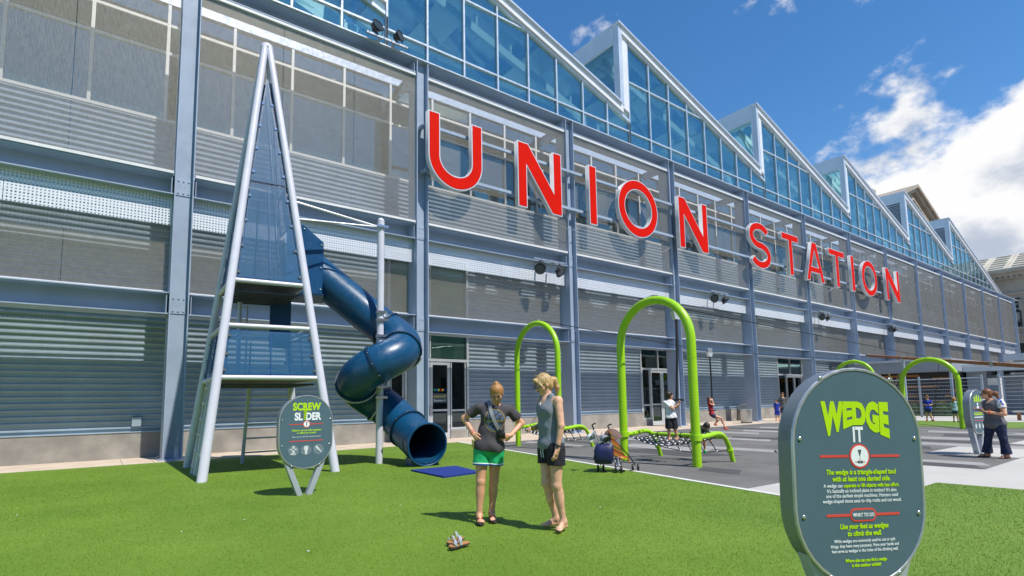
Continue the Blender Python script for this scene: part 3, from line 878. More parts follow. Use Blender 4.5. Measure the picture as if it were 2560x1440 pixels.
for ch, x0, x1 in LETTERS:
    g = glyph(ch, x1 - x0)
    body = put('letter', curve_mesh('letter', g, .11, 0, 'letter_body'), SIGN, (x0 - SX, .11, 9.52))
    body['label'] = f'red capital {ch} with silver rim'
    face = curve_mesh('letter_face', g, .004, -.045, 'letter_red')
    put('letter_face', face, body, (0, -.116, 0))
    for q in ((.25, 2.0), (.25, .7)):
        MB().box(q[0], q[0] + .06, .112, .33, q[1], q[1] + .06).build('standoff', 'galv', body)
    for q in range(2): MB().cyl((.12 + q * .1, .0, HC + .02), (.12 + q * .1, 0, HC + .10), .012, n=6).build('lifting_eye', 'galv', body)
for z in (11.95, 10.18):
    MB().box(9.5 - SX, 56.8 - SX, .36, .46, z - .06, z + .06).build('rail', 'steel', SIGN)
for i in range(1, 8):
    x = C0 + BAY * i
    for z in (11.95, 10.18): MB().box(x - .06 - SX, x + .06 - SX, .461, .72, z - .1, z + .02).build('bracket', 'steel', SIGN)
for i in range(5):
    x = 15.9 + i * 6.5 - SX
    pts = [(x + q * .18, .34 + .05 * math.sin(q), 9.5 - 1.0 * math.sin(math.pi * q / 10) * .35) for q in range(11)]
    MB().tube(pts, .012, 5).build('power_cable', 'galv', SIGN)

# ------------------------------------------------------------------ floodlights
def floodlight(label, x, z, tilt, turn, y=17.55, size=.19, up=False):
    t = thing('floodlight', label, 'floodlight', (x, y, z), turn, 'floodlights on the facade')
    M = Matrix.Rotation(tilt, 4, 'X')
    prof = [(.02, .62), (.06, .72), (.12, .96), (.17, 1.0), (.185, 1.0)]
    m = MB(); n = 20
    vs = [(r * size * math.cos(2 * math.pi * j / n), .16 - d * 1.3, r * size * math.sin(2 * math.pi * j / n)) for d, r in prof for j in range(n)]
    fs = [(i * n + j, i * n + (j + 1) % n, (i + 1) * n + (j + 1) % n, (i + 1) * n + j) for i in range(len(prof) - 1) for j in range(n)]
    fs.append(tuple(range(n - 1, -1, -1)))
    m.add(vs, fs).xform(M).build('housing', 'black', t, True)
    MB().cyl((0, -.055, 0), (0, -.065, 0), size * .93, n=20).xform(M).build('lens', 'lens', t)
    MB().tube([(size * 1.02 * math.cos(a), -.07, size * 1.02 * math.sin(a)) for a in [2 * math.pi * j / 20 for j in range(20)]], .014, 6, closed=True).xform(M).build('bezel', 'black', t, True)
    for q in range(5):
        MB().box(-size * .55, size * .55, .135, .19, -size * .5 + q * size * .25 - .008, -size * .5 + q * size * .25 + .008).xform(M).build('cooling_fin', 'black', t)
    sgn = -1 if up else 1
    MB().tube([(-size * 1.08, 0, 0), (-size * 1.08, 0, sgn * .16), (-size * .8, 0, sgn * .29), (size * .8, 0, sgn * .29), (size * 1.08, 0, sgn * .16), (size * 1.08, 0, 0)], .014, 6).build('yoke', 'black', t, True)
    MB().cyl((0, 0, sgn * .29), (0, 0, sgn * .36), .03, n=8).build('pivot', 'black', t)
    return t
def lamp_bar(label, x0, x1, z, y=17.55, up=False):
    t = thing('lamp_bracket', label, 'bracket', ((x0 + x1) / 2, y, z), 0, 'lamp brackets on the facade')
    h = (x1 - x0) / 2
    MB().box(-h, h, -.04, .04, -.035, .035).build('bar', 'galv', t)
    for s in (-.35, .35): MB().box(s * h - .04, s * h + .04, .0405, 17.835 - y, -.05, .03).build('arm', 'galv', t)
    for q in range(6): MB().cyl((-h * .9 + q * h * .36, -.0405, 0), (-h * .9 + q * h * .36, -.05, 0), .016, n=6).build('bolt', 'black', t)
lamp_bar('silver lamp bracket on the top beam above the slide tower', 7.15, 8.75, 14.66, 17.60)
floodlight('larger black floodlight upright on the top beam, left of its pair', 7.55, 15.03, math.radians(-18), .25, 17.60, .22, True)
floodlight('smaller black floodlight upright on the top beam, right of its pair', 8.4, 15.0, math.radians(-10), .5, 17.60, .19, True)
for (xa, xb, z, la, lb, lbr) in [
        (14.95, 16.1, 7.08, 'black floodlight turned outward below the first letter N, left of its pair', 'black floodlight tilted down below the first letter N, right of its pair', 'silver lamp bracket below the first letter N'),
        (27.9, 29.0, 7.10, 'black floodlight hanging left of the pair above the swinging child', 'black floodlight hanging right of the pair above the swinging child', 'silver lamp bracket above the swinging child'),
        (41.3, 42.4, 7.10, 'black floodlight hanging below the letter A, left of its pair', 'black floodlight hanging below the letter A, right of its pair', 'silver lamp bracket below the letter A'),
        (54.3, 55.4, 7.08, 'black floodlight below the last letter N, left of its pair', 'black floodlight below the last letter N, right of its pair', 'silver lamp bracket below the last letter N')]:
    lamp_bar(lbr, xa - .35, xb + .35, z + .42)
    floodlight(la, xa, z, math.radians(8), -.55, size=.23)
    floodlight(lb, xb, z, math.radians(48), .35, size=.22)

# ------------------------------------------------------------------ slide tower
TB = Vector((3.05, 13.85, 0))
TOW = thing('slide_tower', 'tall pyramid play tower with grey legs, blue mesh panels and twisting blue tube slide', 'play tower', TB)
APEX = Vector((3.05, 13.9, 10.35)) - TB
FEET = {'fl': Vector((1.76, 12.31, 0)) - TB, 'fr': Vector((4.30, 12.07, 0)) - TB, 'bl': Vector((1.9, 15.51, 0)) - TB, 'br': Vector((4.4, 15.35, 0)) - TB}
def on_leg(k, z): return FEET[k] + (APEX - FEET[k]) * (z / APEX.z)
for k, p in FEET.items():
    off = (p - Vector((0, 0, 0))); off.z = 0; off = off.normalized() * .075
    MB().tube([p + Vector((0, 0, -.02)), APEX + off], .093, 16, rs=[.095, .078]).build('leg', 'tower_paint', TOW, True)
MB().ball((APEX.x, APEX.y, APEX.z), (.15, .15, .13), 14, 8).build('apex_cap', 'tower_paint', TOW, True)
def mesh_panel(pts, name='mesh_panel'):
    """flat plate between corner points with an edge frame and tabs"""
    c = sum(pts, Vector()) / len(pts); nrm = (pts[1] - pts[0]).cross(pts[2] - pts[0]).normalized() * .004
    n = len(pts)
    m = MB().add([p + nrm for p in pts] + [p - nrm for p in pts], [tuple(range(n)), tuple(range(2 * n - 1, n - 1, -1))] + [(i, i + n, (i + 1) % n + n, (i + 1) % n) for i in range(n)])
    o = m.build(name, 'tower_mesh', TOW)
    e = MB()
    for i in range(n): e.beam(pts[i] - nrm * 4.4, pts[(i + 1) % n] - nrm * 4.4, .03, .03, nrm)
    e.build('panel_edge', 'panel_blue', o)
    return o
def inset(k0, k1, z0, z1, d=.105):
    a, b, c, e = on_leg(k0, z0), on_leg(k1, z0), on_leg(k1, z1), on_leg(k0, z1)
    hx0, hx1 = (b - a).normalized() * d, (c - e).normalized() * d
    return [a + hx0, b - hx0, c - hx1, e + hx1]
Z1, Z2, ZT = 2.06, 4.2, 9.35
faces = [('fl', 'fr'), ('fr', 'br'), ('br', 'bl'), ('bl', 'fl')]
for k0, k1 in faces:
    if (k0, k1) != ('br', 'bl'):
        pm = mesh_panel(inset(k0, k1, Z1 + .08, Z1 + 1.0))
    if (k0, k1) == ('fr', 'br'):
        mesh_panel(inset(k0, k1, 5.75, 6.6)); 
    else:
        mesh_panel(inset(k0, k1, Z2 + .08, 6.58))
    up = inset(k0, k1, 6.66, ZT, .10)
    mesh_panel([up[0], up[1], (up[2] + up[3]) / 2 + Vector((0, 0, .1)), ])
    for z in (Z1, Z1 + 1.12, Z2):
        MB().cyl(on_leg(k0, z), on_leg(k1, z), .052, n=12).build('rail', 'tower_paint', TOW, True)
    m = MB()
    for kk, sg in ((k0, 1), (k1, -1)):
        q = (on_leg(k1, 3) - on_leg(k0, 3)).normalized() * sg
        for z in [Z1 + .16, Z1 + .5, Z1 + .9] + [Z2 + .2 + .62 * i for i in range(8)]:
            p = on_leg(kk, z) + q * .1; m.box(p.x - .03, p.x + .03, p.y - .03, p.y + .03, p.z - .03, p.z + .03)
    tag(m.build('panel_tabs', 'chrome', TOW), kind='stuff')
    # slim upright stiffeners
    a, b = on_leg(k0, Z1 + .08), on_leg(k1, Z1 + .08); c, d = on_leg(k0, Z1 + 1.0), on_leg(k1, Z1 + 1.0)
    MB().beam((a + b) / 2, (c + d) / 2, .03, .03, (0, 1, 0)).build('stiffener', 'panel_blue', TOW)
    a, b = on_leg(k0, Z2 + .08), on_leg(k1, Z2 + .08); c, d = on_leg(k0, 6.58), on_leg(k1, 6.58)
    MB().beam((a + b) / 2, (c + d) / 2, .03, .03, (0, 1, 0)).build('stiffener', 'panel_blue', TOW)
for z in (Z1, Z2):
    q = [on_leg(k, z) * .97 for k in ('fl', 'fr', 'br', 'bl')]
    m = MB().slab([(p.x * .98, p.y * .98) for p in q], z - .05, z + .0); dk = m.build('deck', 'tower_dark', TOW)
    for i in range(7):
        a = q[0] + (q[3] - q[0]) * (i + .5) / 7; b = q[1] + (q[2] - q[1]) * (i + .5) / 7
        MB().beam(a + Vector((.05, 0, -.075)), b + Vector((-.05, 0, -.075)), .05, .04).build('joist', 'tower_dark', dk)
# steep ladder on the left side and the rear climbing frame
la, lb = FEET['bl'] * .45 + FEET['fl'] * .55, None
p0, p1 = Vector((1.80, 13.55, 0)) - TB, Vector((2.08, 13.6, 2.2)) - TB
for dy in (-.0, .42): MB().beam(p0 + Vector((0, dy, 0)), p1 + Vector((0, dy, 0)), .05, .09, (0, 1, 0)).build('ladder_stile', 'tower_paint', TOW)
for i in range(6):
    p = p0 + (p1 - p0) * (i + .6) / 6.6
    MB().cyl(p + Vector((-.03, .0, 0)), p + Vector((-.03, .42, 0)), .02, n=8).build('ladder_rung', 'tower_paint', TOW, True)
ra, rb = Vector((3.11, 15.48, 0)) - TB, Vector((4.45, 15.5, 0)) - TB
MB().cyl(ra, ra + Vector((.05, -.3, 2.0)), .045, n=10).build('climbing_post', 'tower_paint', TOW, True)
for i in range(5):
    z = .28 + .36 * i
    MB().cyl(ra + Vector((.01 * i, -.055 * i, z)), rb + Vector((-.1 * i * .4, -.055 * i, z)), .022, n=8).build('climbing_rung', 'tower_paint', TOW, True)
# posts and back shield between the decks
MB().cyl(Vector((2.75, 14.5, 2.06)) - TB, Vector((2.75, 14.5, 4.15)) - TB, .05, n=10).build('inner_post', 'tower_paint', TOW, True)
for q in range(2):
    MB().beam(Vector((2.55 + q * .42, 14.75, 2.1)) - TB, Vector((2.55 + q * .42, 14.75, 4.2)) - TB, .035, .035, (0, 1, 0)).build('inner_ladder_stile', 'tower_paint', TOW)
for q in range(6): MB().cyl(Vector((2.55, 14.75, 2.4 + .3 * q)) - TB, Vector((2.97, 14.75, 2.4 + .3 * q)) - TB, .016, n=8).build('inner_ladder_rung', 'tower_paint', TOW, True)
MB().box(3.45 - TB.x, 3.95 - TB.x, 14.5 - TB.y, 14.56 - TB.y, 2.9, 4.15).build('back_shield', 'panel_blue', TOW)
# hood the tube starts from
pole = Vector((5.66, 12.86, 0)) - TB
br = math.atan2(12.86, 5.66); R_ = Vector((math.sin(br), -math.cos(br), 0)); F_ = Vector((math.cos(br), math.sin(br), 0))
def P(a, b, z): return pole + R_ * a + F_ * b + Vector((0, 0, z))
ctrl = [(-1.75, .62, 4.95), (-1.35, .66, 4.62), (-.8, .70, 4.18), (-.30, .68, 3.76), (.16, .58, 3.40), (.48, .30, 3.12), (.56, -.05, 2.87), (.42, -.40, 2.66), (.06, -.58, 2.46),
        (-.30, -.50, 2.26), (-.53, -.2, 2.06), (-.53, .18, 1.87), (-.30, .44, 1.67), (.06, .52, 1.43), (.38, .34, 1.16), (.64, .0, .88), (.84, -.40, .67), (.99, -.80, .55), (1.08, -1.08, .51)]
ctrl = [Vector(c) for c in ctrl]
def catmull(pts, n):
    out = []
    for i in range(len(pts) - 1):
        p0, p1, p2, p3 = pts[max(i - 1, 0)], pts[i], pts[i + 1], pts[min(i + 2, len(pts) - 1)]
        for j in range(n):
            t = j / n
            out.append(.5 * ((2 * p1) + (p2 - p0) * t + (2 * p0 - 5 * p1 + 4 * p2 - p3) * t * t + (3 * p1 - p0 - 3 * p2 + p3) * t ** 3))
    out.append(pts[-1]); return out
path = [P(*c) for c in catmull(ctrl, 5)]
NP = len(path); RT = .465
cuts = [0, 20, 32, 42, 52, 64, 76, NP - 1]
for a, b in zip(cuts, cuts[1:]):
    pts = path[a:b + 1]
    rs = [RT + (.03 if (i in (0,)) else 0) for i in range(len(pts))]
    m = MB().tube(pts, RT, 28, cap=False)
    m.tube(pts, RT - .025, 28, cap=False)
    m.build('tube_section', 'slide_blue', TOW, True)
    d = (path[min(b + 1, NP - 1)] - path[b - 1]).normalized()
    if b < NP - 1:
        fl = MB().tube([path[b] - d * .03, path[b] + d * .03], RT + .042, 28, cap=True)
        # hollow ring
        fl = MB()
        for rr in (RT + .042, RT - .02): fl.tube([path[b] - d * .028, path[b] + d * .028], rr, 28, cap=False)
        n = 28
        for q in (0, 1): fl.f.extend([(q * n + j, q * n + (j + 1) % n, 2 * n + q * n + (j + 1) % n, 2 * n + q * n + j) for j in range(n)])
        fo = fl.build('tube_flange', 'slide_flange', TOW, False)
        side = d.cross(Vector((0, 0, 1))).normalized(); upv = side.cross(d)
        bt = MB()
        for j in range(10):
            an = 2 * math.pi * j / 10; c = path[b] + (side * math.cos(an) + upv * math.sin(an)) * (RT + .05)
            bt.ball(c, .014, 6, 4)
        tag(bt.build('flange_bolts', 'chrome', fo), kind='stuff')
        if b in (32, 52, 64):
            an = [math.radians(x) for x in range(-160, -15, 12)]
            MB().tube([path[b] + d * .05 + (side * math.cos(q) + upv * math.sin(q)) * (RT + .045) for q in an], .02, 6).build('support_strap', 'tower_paint', TOW, True)
# mouth: thick rolled lip and a foot on the ground
d = (path[-1] - path[-3]).normalized(); side = d.cross(Vector((0, 0, 1))).normalized(); upv = side.cross(d)
MB().tube([path[-1] + (side * math.cos(q) * 1.02 + upv * math.sin(q) * 1.06) * (RT - .005) for q in [2 * math.pi * j / 36 for j in range(36)]], .026, 8, closed=True).build('mouth_lip', 'slide_blue', TOW, True)
MB().tube([path[-1] + d * -.35 + (side * math.cos(q) + upv * math.sin(q)) * (RT + .004) for q in [2 * math.pi * j / 36 for j in range(36)]], .012, 6, closed=True).build('mouth_seam', 'slide_flange', TOW, True)
g0 = path[-1] - d * .12
m = MB()
pts = []
for sgn in (-1, 1):
    for q in (-.42, .0):
        base = g0 + d * q
        pts.append(base + side * sgn * .33)
m.add([Vector((p.x, p.y, .2)) for p in pts] + [Vector((pole.x * 0 + p.x * 1 - side.x * 0, p.y, .01)) for p in pts],
      [(0, 1, 5, 4), (2, 6, 7, 3), (1, 3, 7, 5), (0, 4, 6, 2), (4, 5, 7, 6)])
m.build('mouth_foot', 'slide_blue', TOW)
# hood
h0 = path[0] + (path[0] - path[2]).normalized() * .02
dd = (path[2] - path[0]).normalized(); dh = Vector((dd.x, dd.y, 0)).normalized(); sd = dh.cross(Vector((0, 0, 1)))
def hp(a, s, z): return h0 + dh * a + sd * s + Vector((0, 0, z))
prof = [(-.55, -.75), (.30, -.75), (.32, .0), (.32, .55), (-.15, .95), (-.55, 1.08)]
m = MB()
vs = [hp(a, -.52, z) for a, z in prof] + [hp(a, .52, z) for a, z in prof]; n = len(prof)
m.add(vs, [tuple(range(n)), tuple(range(2 * n - 1, n - 1, -1))] + [(i, i + n, (i + 1) % n + n, (i + 1) % n) for i in range(n)])
ho = m.build('slide_hood', 'panel_blue', TOW)
m = MB()
for a, z in ((.26, -.65), (.27, .48), (-.14, .86), (.26, -.1)): m.ball(hp(a, .53, z), .02, 6, 4); m.ball(hp(a, -.53, z), .02, 6, 4)
tag(m.build('hood_bolts', 'chrome', ho), kind='stuff')
MB().beam(hp(-.55, 0, -.785), hp(.34, 0, -.785), 1.06, .06).build('hood_base', 'slide_flange', ho)
# support pole, collars and struts
MB().tube([pole, pole + Vector((0, 0, 6.12))], .088, 16).build('support_pole', 'tower_paint', TOW, True)
MB().ball(pole + Vector((0, 0, 6.12)), (.088, .088, .07), 12, 6).build('pole_cap', 'tower_paint', TOW, True)
for z in (1.62, 1.88, 3.15, 3.55, 3.75, 5.95):
    cl = MB().cyl(pole + Vector((0, 0, z - .035)), pole + Vector((0, 0, z + .035)), .112, n=16).build('collar', 'tower_paint', TOW, True)
    MB().box(pole.x - .15, pole.x + .15, pole.y - .13, pole.y - .09, z - .03, z + .03).build('collar_lug', 'chrome', cl)
MB().cyl(pole + Vector((-.05, .02, 5.95)), on_leg('fr', 5.85), .022, n=8).build('tie_rod', 'tower_paint', TOW, True)
MB().cyl(pole + Vector((-.05, .02, 5.95)), on_leg('fr', 6.3), .03, n=8).build('tie_rod', 'tower_paint', TOW, True)
MB().cyl(P(.95, .35, 0), P(.95, .35, .9), .04, n=10).build('rear_prop', 'tower_paint', TOW, True)
# blue exit mat
t_ = MB().slab([(5.49, 9.45), (6.42, 9.55), (6.62, 10.85), (5.52, 10.9)], .0125, .045).build('exit_mat', 'mat_blue')
tag(t_, 'bright blue rubber mat on the lawn at the slide exit', 'mat')

# ------------------------------------------------------------------ information signs
def stadium(w, h, n=18):
    r = w / 2
    c = h / 2 - r * .98
    return [(r * math.cos(a), c + r * .98 * math.sin(a)) for a in [math.pi * i / n for i in range(n + 1)]] + [(r * math.cos(a), -c + r * .98 * math.sin(a)) for a in [math.pi + math.pi * i / n for i in range(n + 1)]]
def info_sign(label, loc, rz, roll, w, h, zc, thick, feet=.07):
    t = thing('information_sign', label, 'sign', loc, rz, 'oval information signs')
    t.rotation_euler = (0, roll, rz)
    poly = stadium(w, h)
    MB().prism([(x, z + zc) for x, z in poly], 0, thick).build('sign_body', 'sign_rim', t, True)
    ring = MB().tube([(x, 0, z + zc) for x, z in stadium(w - .012, h - .012)], .011, 6, closed=True).build('rim_bead', 'galv', t, True)
    f = stadium(w - .03, h - .03)
    MB().prism([(x, z + zc) for x, z in f], -.006, -.0005).build('sign_face', 'sign_face', t)
    hw, hh = w / 2, h / 2
    for x, z in ((-.40 * w * .68, hh * .90), (.27 * w, hh * .90), (-.445 * w, hh * .34), (.445 * w, hh * .34), (-.44 * w, -hh * .36), (.44 * w, -hh * .36), (-.26 * w, -hh * .90), (.26 * w, -hh * .90)):
        b = MB().ball((x, -.008, z + zc), (.0125, .008, .0125), 8, 5); b.build('bolt', 'chrome', t, True)
    # two flat legs that meet in a V at the ground
    zb = zc - hh
    for s in (-1, 1):
        top, bot = Vector((s * w * .36, thick * .5, zb + h * .16)), Vector((s * feet, thick * .5, 0))
        MB().beam(bot, top, .085, thick * .8, (0, 1, 0)).build('leg', 'sign_leg', t, bevel=.006)
    return t
def face_text(t, body, size, z, mt, x=0, weight=0, shear=0, xs=1, spacing=1., warp=None, nm='lettering'):
    return place_text(nm, text_mesh(body, size, weight, shear, xs, .0006, spacing, 'CENTER', warp), mt, t, x, -.0075, z)
def rule(t, x0, x1, z, h=.014, mt='ink_red'): MB().box(x0, x1, -.0078, -.0062, z - h / 2, z + h / 2).build('red_rule', mt, t)
def disc(t, x, z, r, mt, d=-.008, nm='emblem', sy=1., y0=-.0062):
    return MB().prism([(x + r * math.cos(a), z + r * sy * math.sin(a)) for a in [2 * math.pi * i / 28 for i in range(28)]], d, y0).build(nm, mt, t)

# sign beside the tower
S1 = info_sign('oval grey sign with lime and white title standing on the lawn before the slide tower', (2.82, 9.3, 0), 0, 0, .86, 1.19, 1.03, .14)
face_text(S1, 'SCREW', .165, 1.385, 'ink_lime', weight=.007, xs=.80, spacing=1.02)
face_text(S1, 'SL', .165, 1.225, 'ink_white', x=-.13, weight=.007, xs=.80)
face_text(S1, 'DER', .165, 1.225, 'ink_white', x=.105, weight=.007, xs=.80)
m = MB().prism([(-.035, 1.40), (-.045, 1.25), (-.03, 1.215), (-.012, 1.25), (.0, 1.40)], -.0086, -.0064)
for q in range(5): m.box(-.052, .006, -.0086, -.0064, 1.245 + q * .03, 1.255 + q * .03)
m.build('screw_emblem', 'ink_lime', S1)
rule(S1, -.27, -.055, 1.155); rule(S1, .055, .27, 1.155)
disc(S1, 0, 1.155, .058, 'ink_red'); disc(S1, 0, 1.155, .047, 'ink_white', -.0092)
MB().box(-.006, .006, -.0102, -.0093, 1.125, 1.18).box(-.016, .016, -.0102, -.0093, 1.18, 1.187).build('emblem', 'ink_dark', S1)
face_text(S1, 'Objects can be held together', .040, 1.045, 'ink_lime', weight=.0012, shear=.22)
face_text(S1, 'or lifted by screws.', .040, 1.003, 'ink_lime', weight=.0012, shear=.22)
face_text(S1, 'Where can you find these simple machines?', .026, .945, 'ink_white', shear=.15)
rule(S1, -.27, .27, .885)
for q, x in enumerate((-.2, 0, .2)):
    disc(S1, x, .735, .085, 'ink_grey')
m = MB().box(-.215, -.185, -.0098, -.0083, .69, .81).box(-.25, -.15, -.0098, -.0083, .745, .765).box(-.24, -.165, -.0098, -.0083, .675, .695); m.build('picture', 'ink_pale', S1)
m = MB().prism([(-.035, .76), (-.02, .72), (-.018, .67), (.018, .67), (.02, .72), (.035, .76), (.03, .80), (-.03, .80)], -.0098, -.0083); m.build('picture', 'ink_pale', S1)
m = MB().prism([(.155, .79), (.15, .77), (.24, .69), (.255, .70), (.24, .715), (.17, .80)], -.0098, -.0083); m.build('picture', 'ink_pale', S1)

# large sign in the foreground
def s2_local(px_x, px_y): pass
S2D = 3.06
ray = _f + _r * ((2138 - PX_CX) / PX_F) - _u * ((1188 - PX_CY) / PX_F)
c2 = Vector((0, 0, EYE)) + ray * S2D
W2, H2 = .86, 1.19
S2 = info_sign('large grey oval sign with lime lettering in the right foreground', (c2.x, c2.y, 0), math.radians(-24.5), math.radians(1.6), W2, H2, c2.z, .108)
zc = c2.z
# (x, z) on the face, in shares of half width / half height read off the photograph
def warp2(co):
    x0, x1 = co[:, 0].min(), co[:, 0].max(); y1 = co[:, 1].max()
    u = np.abs((co[:, 0] - (x0 + x1) / 2) / ((x1 - x0) / 2))
    k = .60 + .40 * u
    co[:, 1] = y1 - (y1 - co[:, 1]) * k * 1.55
    return co
face_text(S2, 'WEDGE', .165, zc + .285, 'ink_lime', weight=.0105, xs=.74, spacing=1.02, warp=warp2, x=-.01)
face_text(S2, 'IT', .115, zc + .185, 'ink_white', weight=.004, xs=.7, spacing=1.05, x=-.005)
rule(S2, -.26, -.075, zc + .105); rule(S2, .075, .27, zc + .105)
disc(S2, 0, zc + .105, .068, 'ink_red'); disc(S2, 0, zc + .105, .058, 'ink_white', -.0092)
MB().prism([(0, zc + .10), (.012, zc + .14), (-.012, zc + .14)], -.0102, -.0093).build('emblem', 'ink_dark', S2)
MB().box(-.016, -.001, -.0102, -.0093, zc + .066, zc + .08).box(.002, .017, -.0102, -.0093, zc + .066, zc + .08).build('emblem', 'ink_dark', S2)
MB().box(-.032, -.018, -.0102, -.0093, zc + .071, zc + .075).box(.019, .033, -.0102, -.0093, zc + .071, zc + .075).box(-.002, .002, -.0102, -.0093, zc + .085, zc + .096).build('emblem', 'ink_red', S2)
L2 = [('The wedge is a triangle-shaped tool', .0375, .006, 'ink_lime', .0011, .2), ('with at least one slanted side.', .0375, -.031, 'ink_lime', .0011, .2),
      ("It\u2019s basically an inclined plane in motion! It\u2019s also", .0275, -.092, 'ink_white', .0002, 0),
      ('one of the earliest simple machines. Humans used', .0275, -.119, 'ink_white', .0002, 0), ('wedge-shaped stone axes to chip rocks and cut wood.', .0275, -.147, 'ink_white', .0002, 0),
      ('Use your feet as wedges', .0375, -.287, 'ink_lime', .0011, .2), ('to climb the wall.', .0375, -.325, 'ink_lime', .0011, .2),
      ('While wedges are commonly used to cut or split', .0235, -.359, 'ink_white', .0002, 0), ('things, they have many purposes. Here your hands and', .0235, -.385, 'ink_white', .0002, 0),
      ('feet serve as wedges in the holes of the climbing wall.', .0235, -.411, 'ink_white', .0002, 0),
      ('Where else can you find a wedge', .0235, -.463, 'ink_lime', .0008, .2), ('in this outdoor exhibit?', .0235, -.489, 'ink_lime', .0008, .2)]
for body, size, dz, mt_, wt, sh in L2:
    me = text_mesh(body, size, wt, sh, .86)
    place_text('lettering', me, mt_, S2, .005, -.0075, zc + dz)
# one line in two colours
ma = text_mesh('A wedge can', .0275, .0002, 0, .86, align='LEFT'); mb_ = text_mesh('separate or lift objects with less effort.', .0275, .0008, 0, .86, align='LEFT')
wa = max(v.co.x for v in ma.vertices); wb = max(v.co.x for v in mb_.vertices); tot = wa + .009 + wb
place_text('lettering', ma, 'ink_white', S2, .005 - tot / 2, -.0075, zc - .064); place_text('lettering', mb_, 'ink_lime', S2, .005 - tot / 2 + wa + .009, -.0075, zc - .064)
rule(S2, -.235, -.082, zc - .214); rule(S2, .088, .245, zc - .214)
MB().prism([(x + .003, z + zc - .214) for x, z in [(.085 * math.copysign(1, math.cos(a)) * .62 + .034 * math.cos(a), .036 * math.sin(a)) for a in [2 * math.pi * (i + .5) / 24 for i in range(24)]]], -.0085, -.0062).build('badge', 'ink_red', S2)
MB().prism([(x + .003, z + zc - .214) for x, z in [(.085 * math.copysign(1, math.cos(a)) * .62 + .024 * math.cos(a), .026 * math.sin(a)) for a in [2 * math.pi * (i + .5) / 24 for i in range(24)]]], -.0095, -.0086).build('badge', 'sign_face', S2)
place_text('lettering', text_mesh('WHAT TO DO', .027, .0006, 0, .8), 'ink_white', S2, .003, -.0105, zc - .223)

# narrow sign by the woman on the right
S3 = info_sign('narrow-looking oval sign seen nearly edge-on beside the woman in jeans', (17.1, 3.85, 0), math.radians(-8), 0, .80, 1.06, 1.03, .14, .05)
m = MB()
for q, (hh_, dx) in enumerate(((.13, .0), (.17, .02), (.15, .05), (.10, .07))):
    x = -.17 + q * .09; m.prism([(x, 1.27), (x + .065, 1.27), (x + .065 + dx, 1.27 + hh_), (x + dx, 1.25 + hh_)], -.0086, -.0064)
m.build('title_mark', 'ink_lime', S3)
rule(S3, -.03, .03, 1.215, .06, 'ink_white')
rule(S3, -.25, .25, 1.12); disc(S3, 0, 1.12, .055, 'ink_white', -.0092)
for z, mt_ in ((1.0, 'ink_lime'), (.96, 'ink_lime'), (.9, 'ink_white')): rule(S3, -.22, .22, z, .02, mt_)
rule(S3, -.25, .25, .82)
for x in (-.18, 0, .18): disc(S3, x, .69, .07, 'ink_grey'); disc(S3, x, .69, .035, 'ink_pale', -.0098, 'picture', 1.6, -.0083)
MB().box(-.22, .22, -.09, .22, .0095, .03).build('base_plate', 'galv', S3)
for x in (-.18, .18):
    for y in (-.05, .18): MB().cyl((x, y, .03), (x, y, .055), .018, n=6).build('anchor', 'galv', S3)

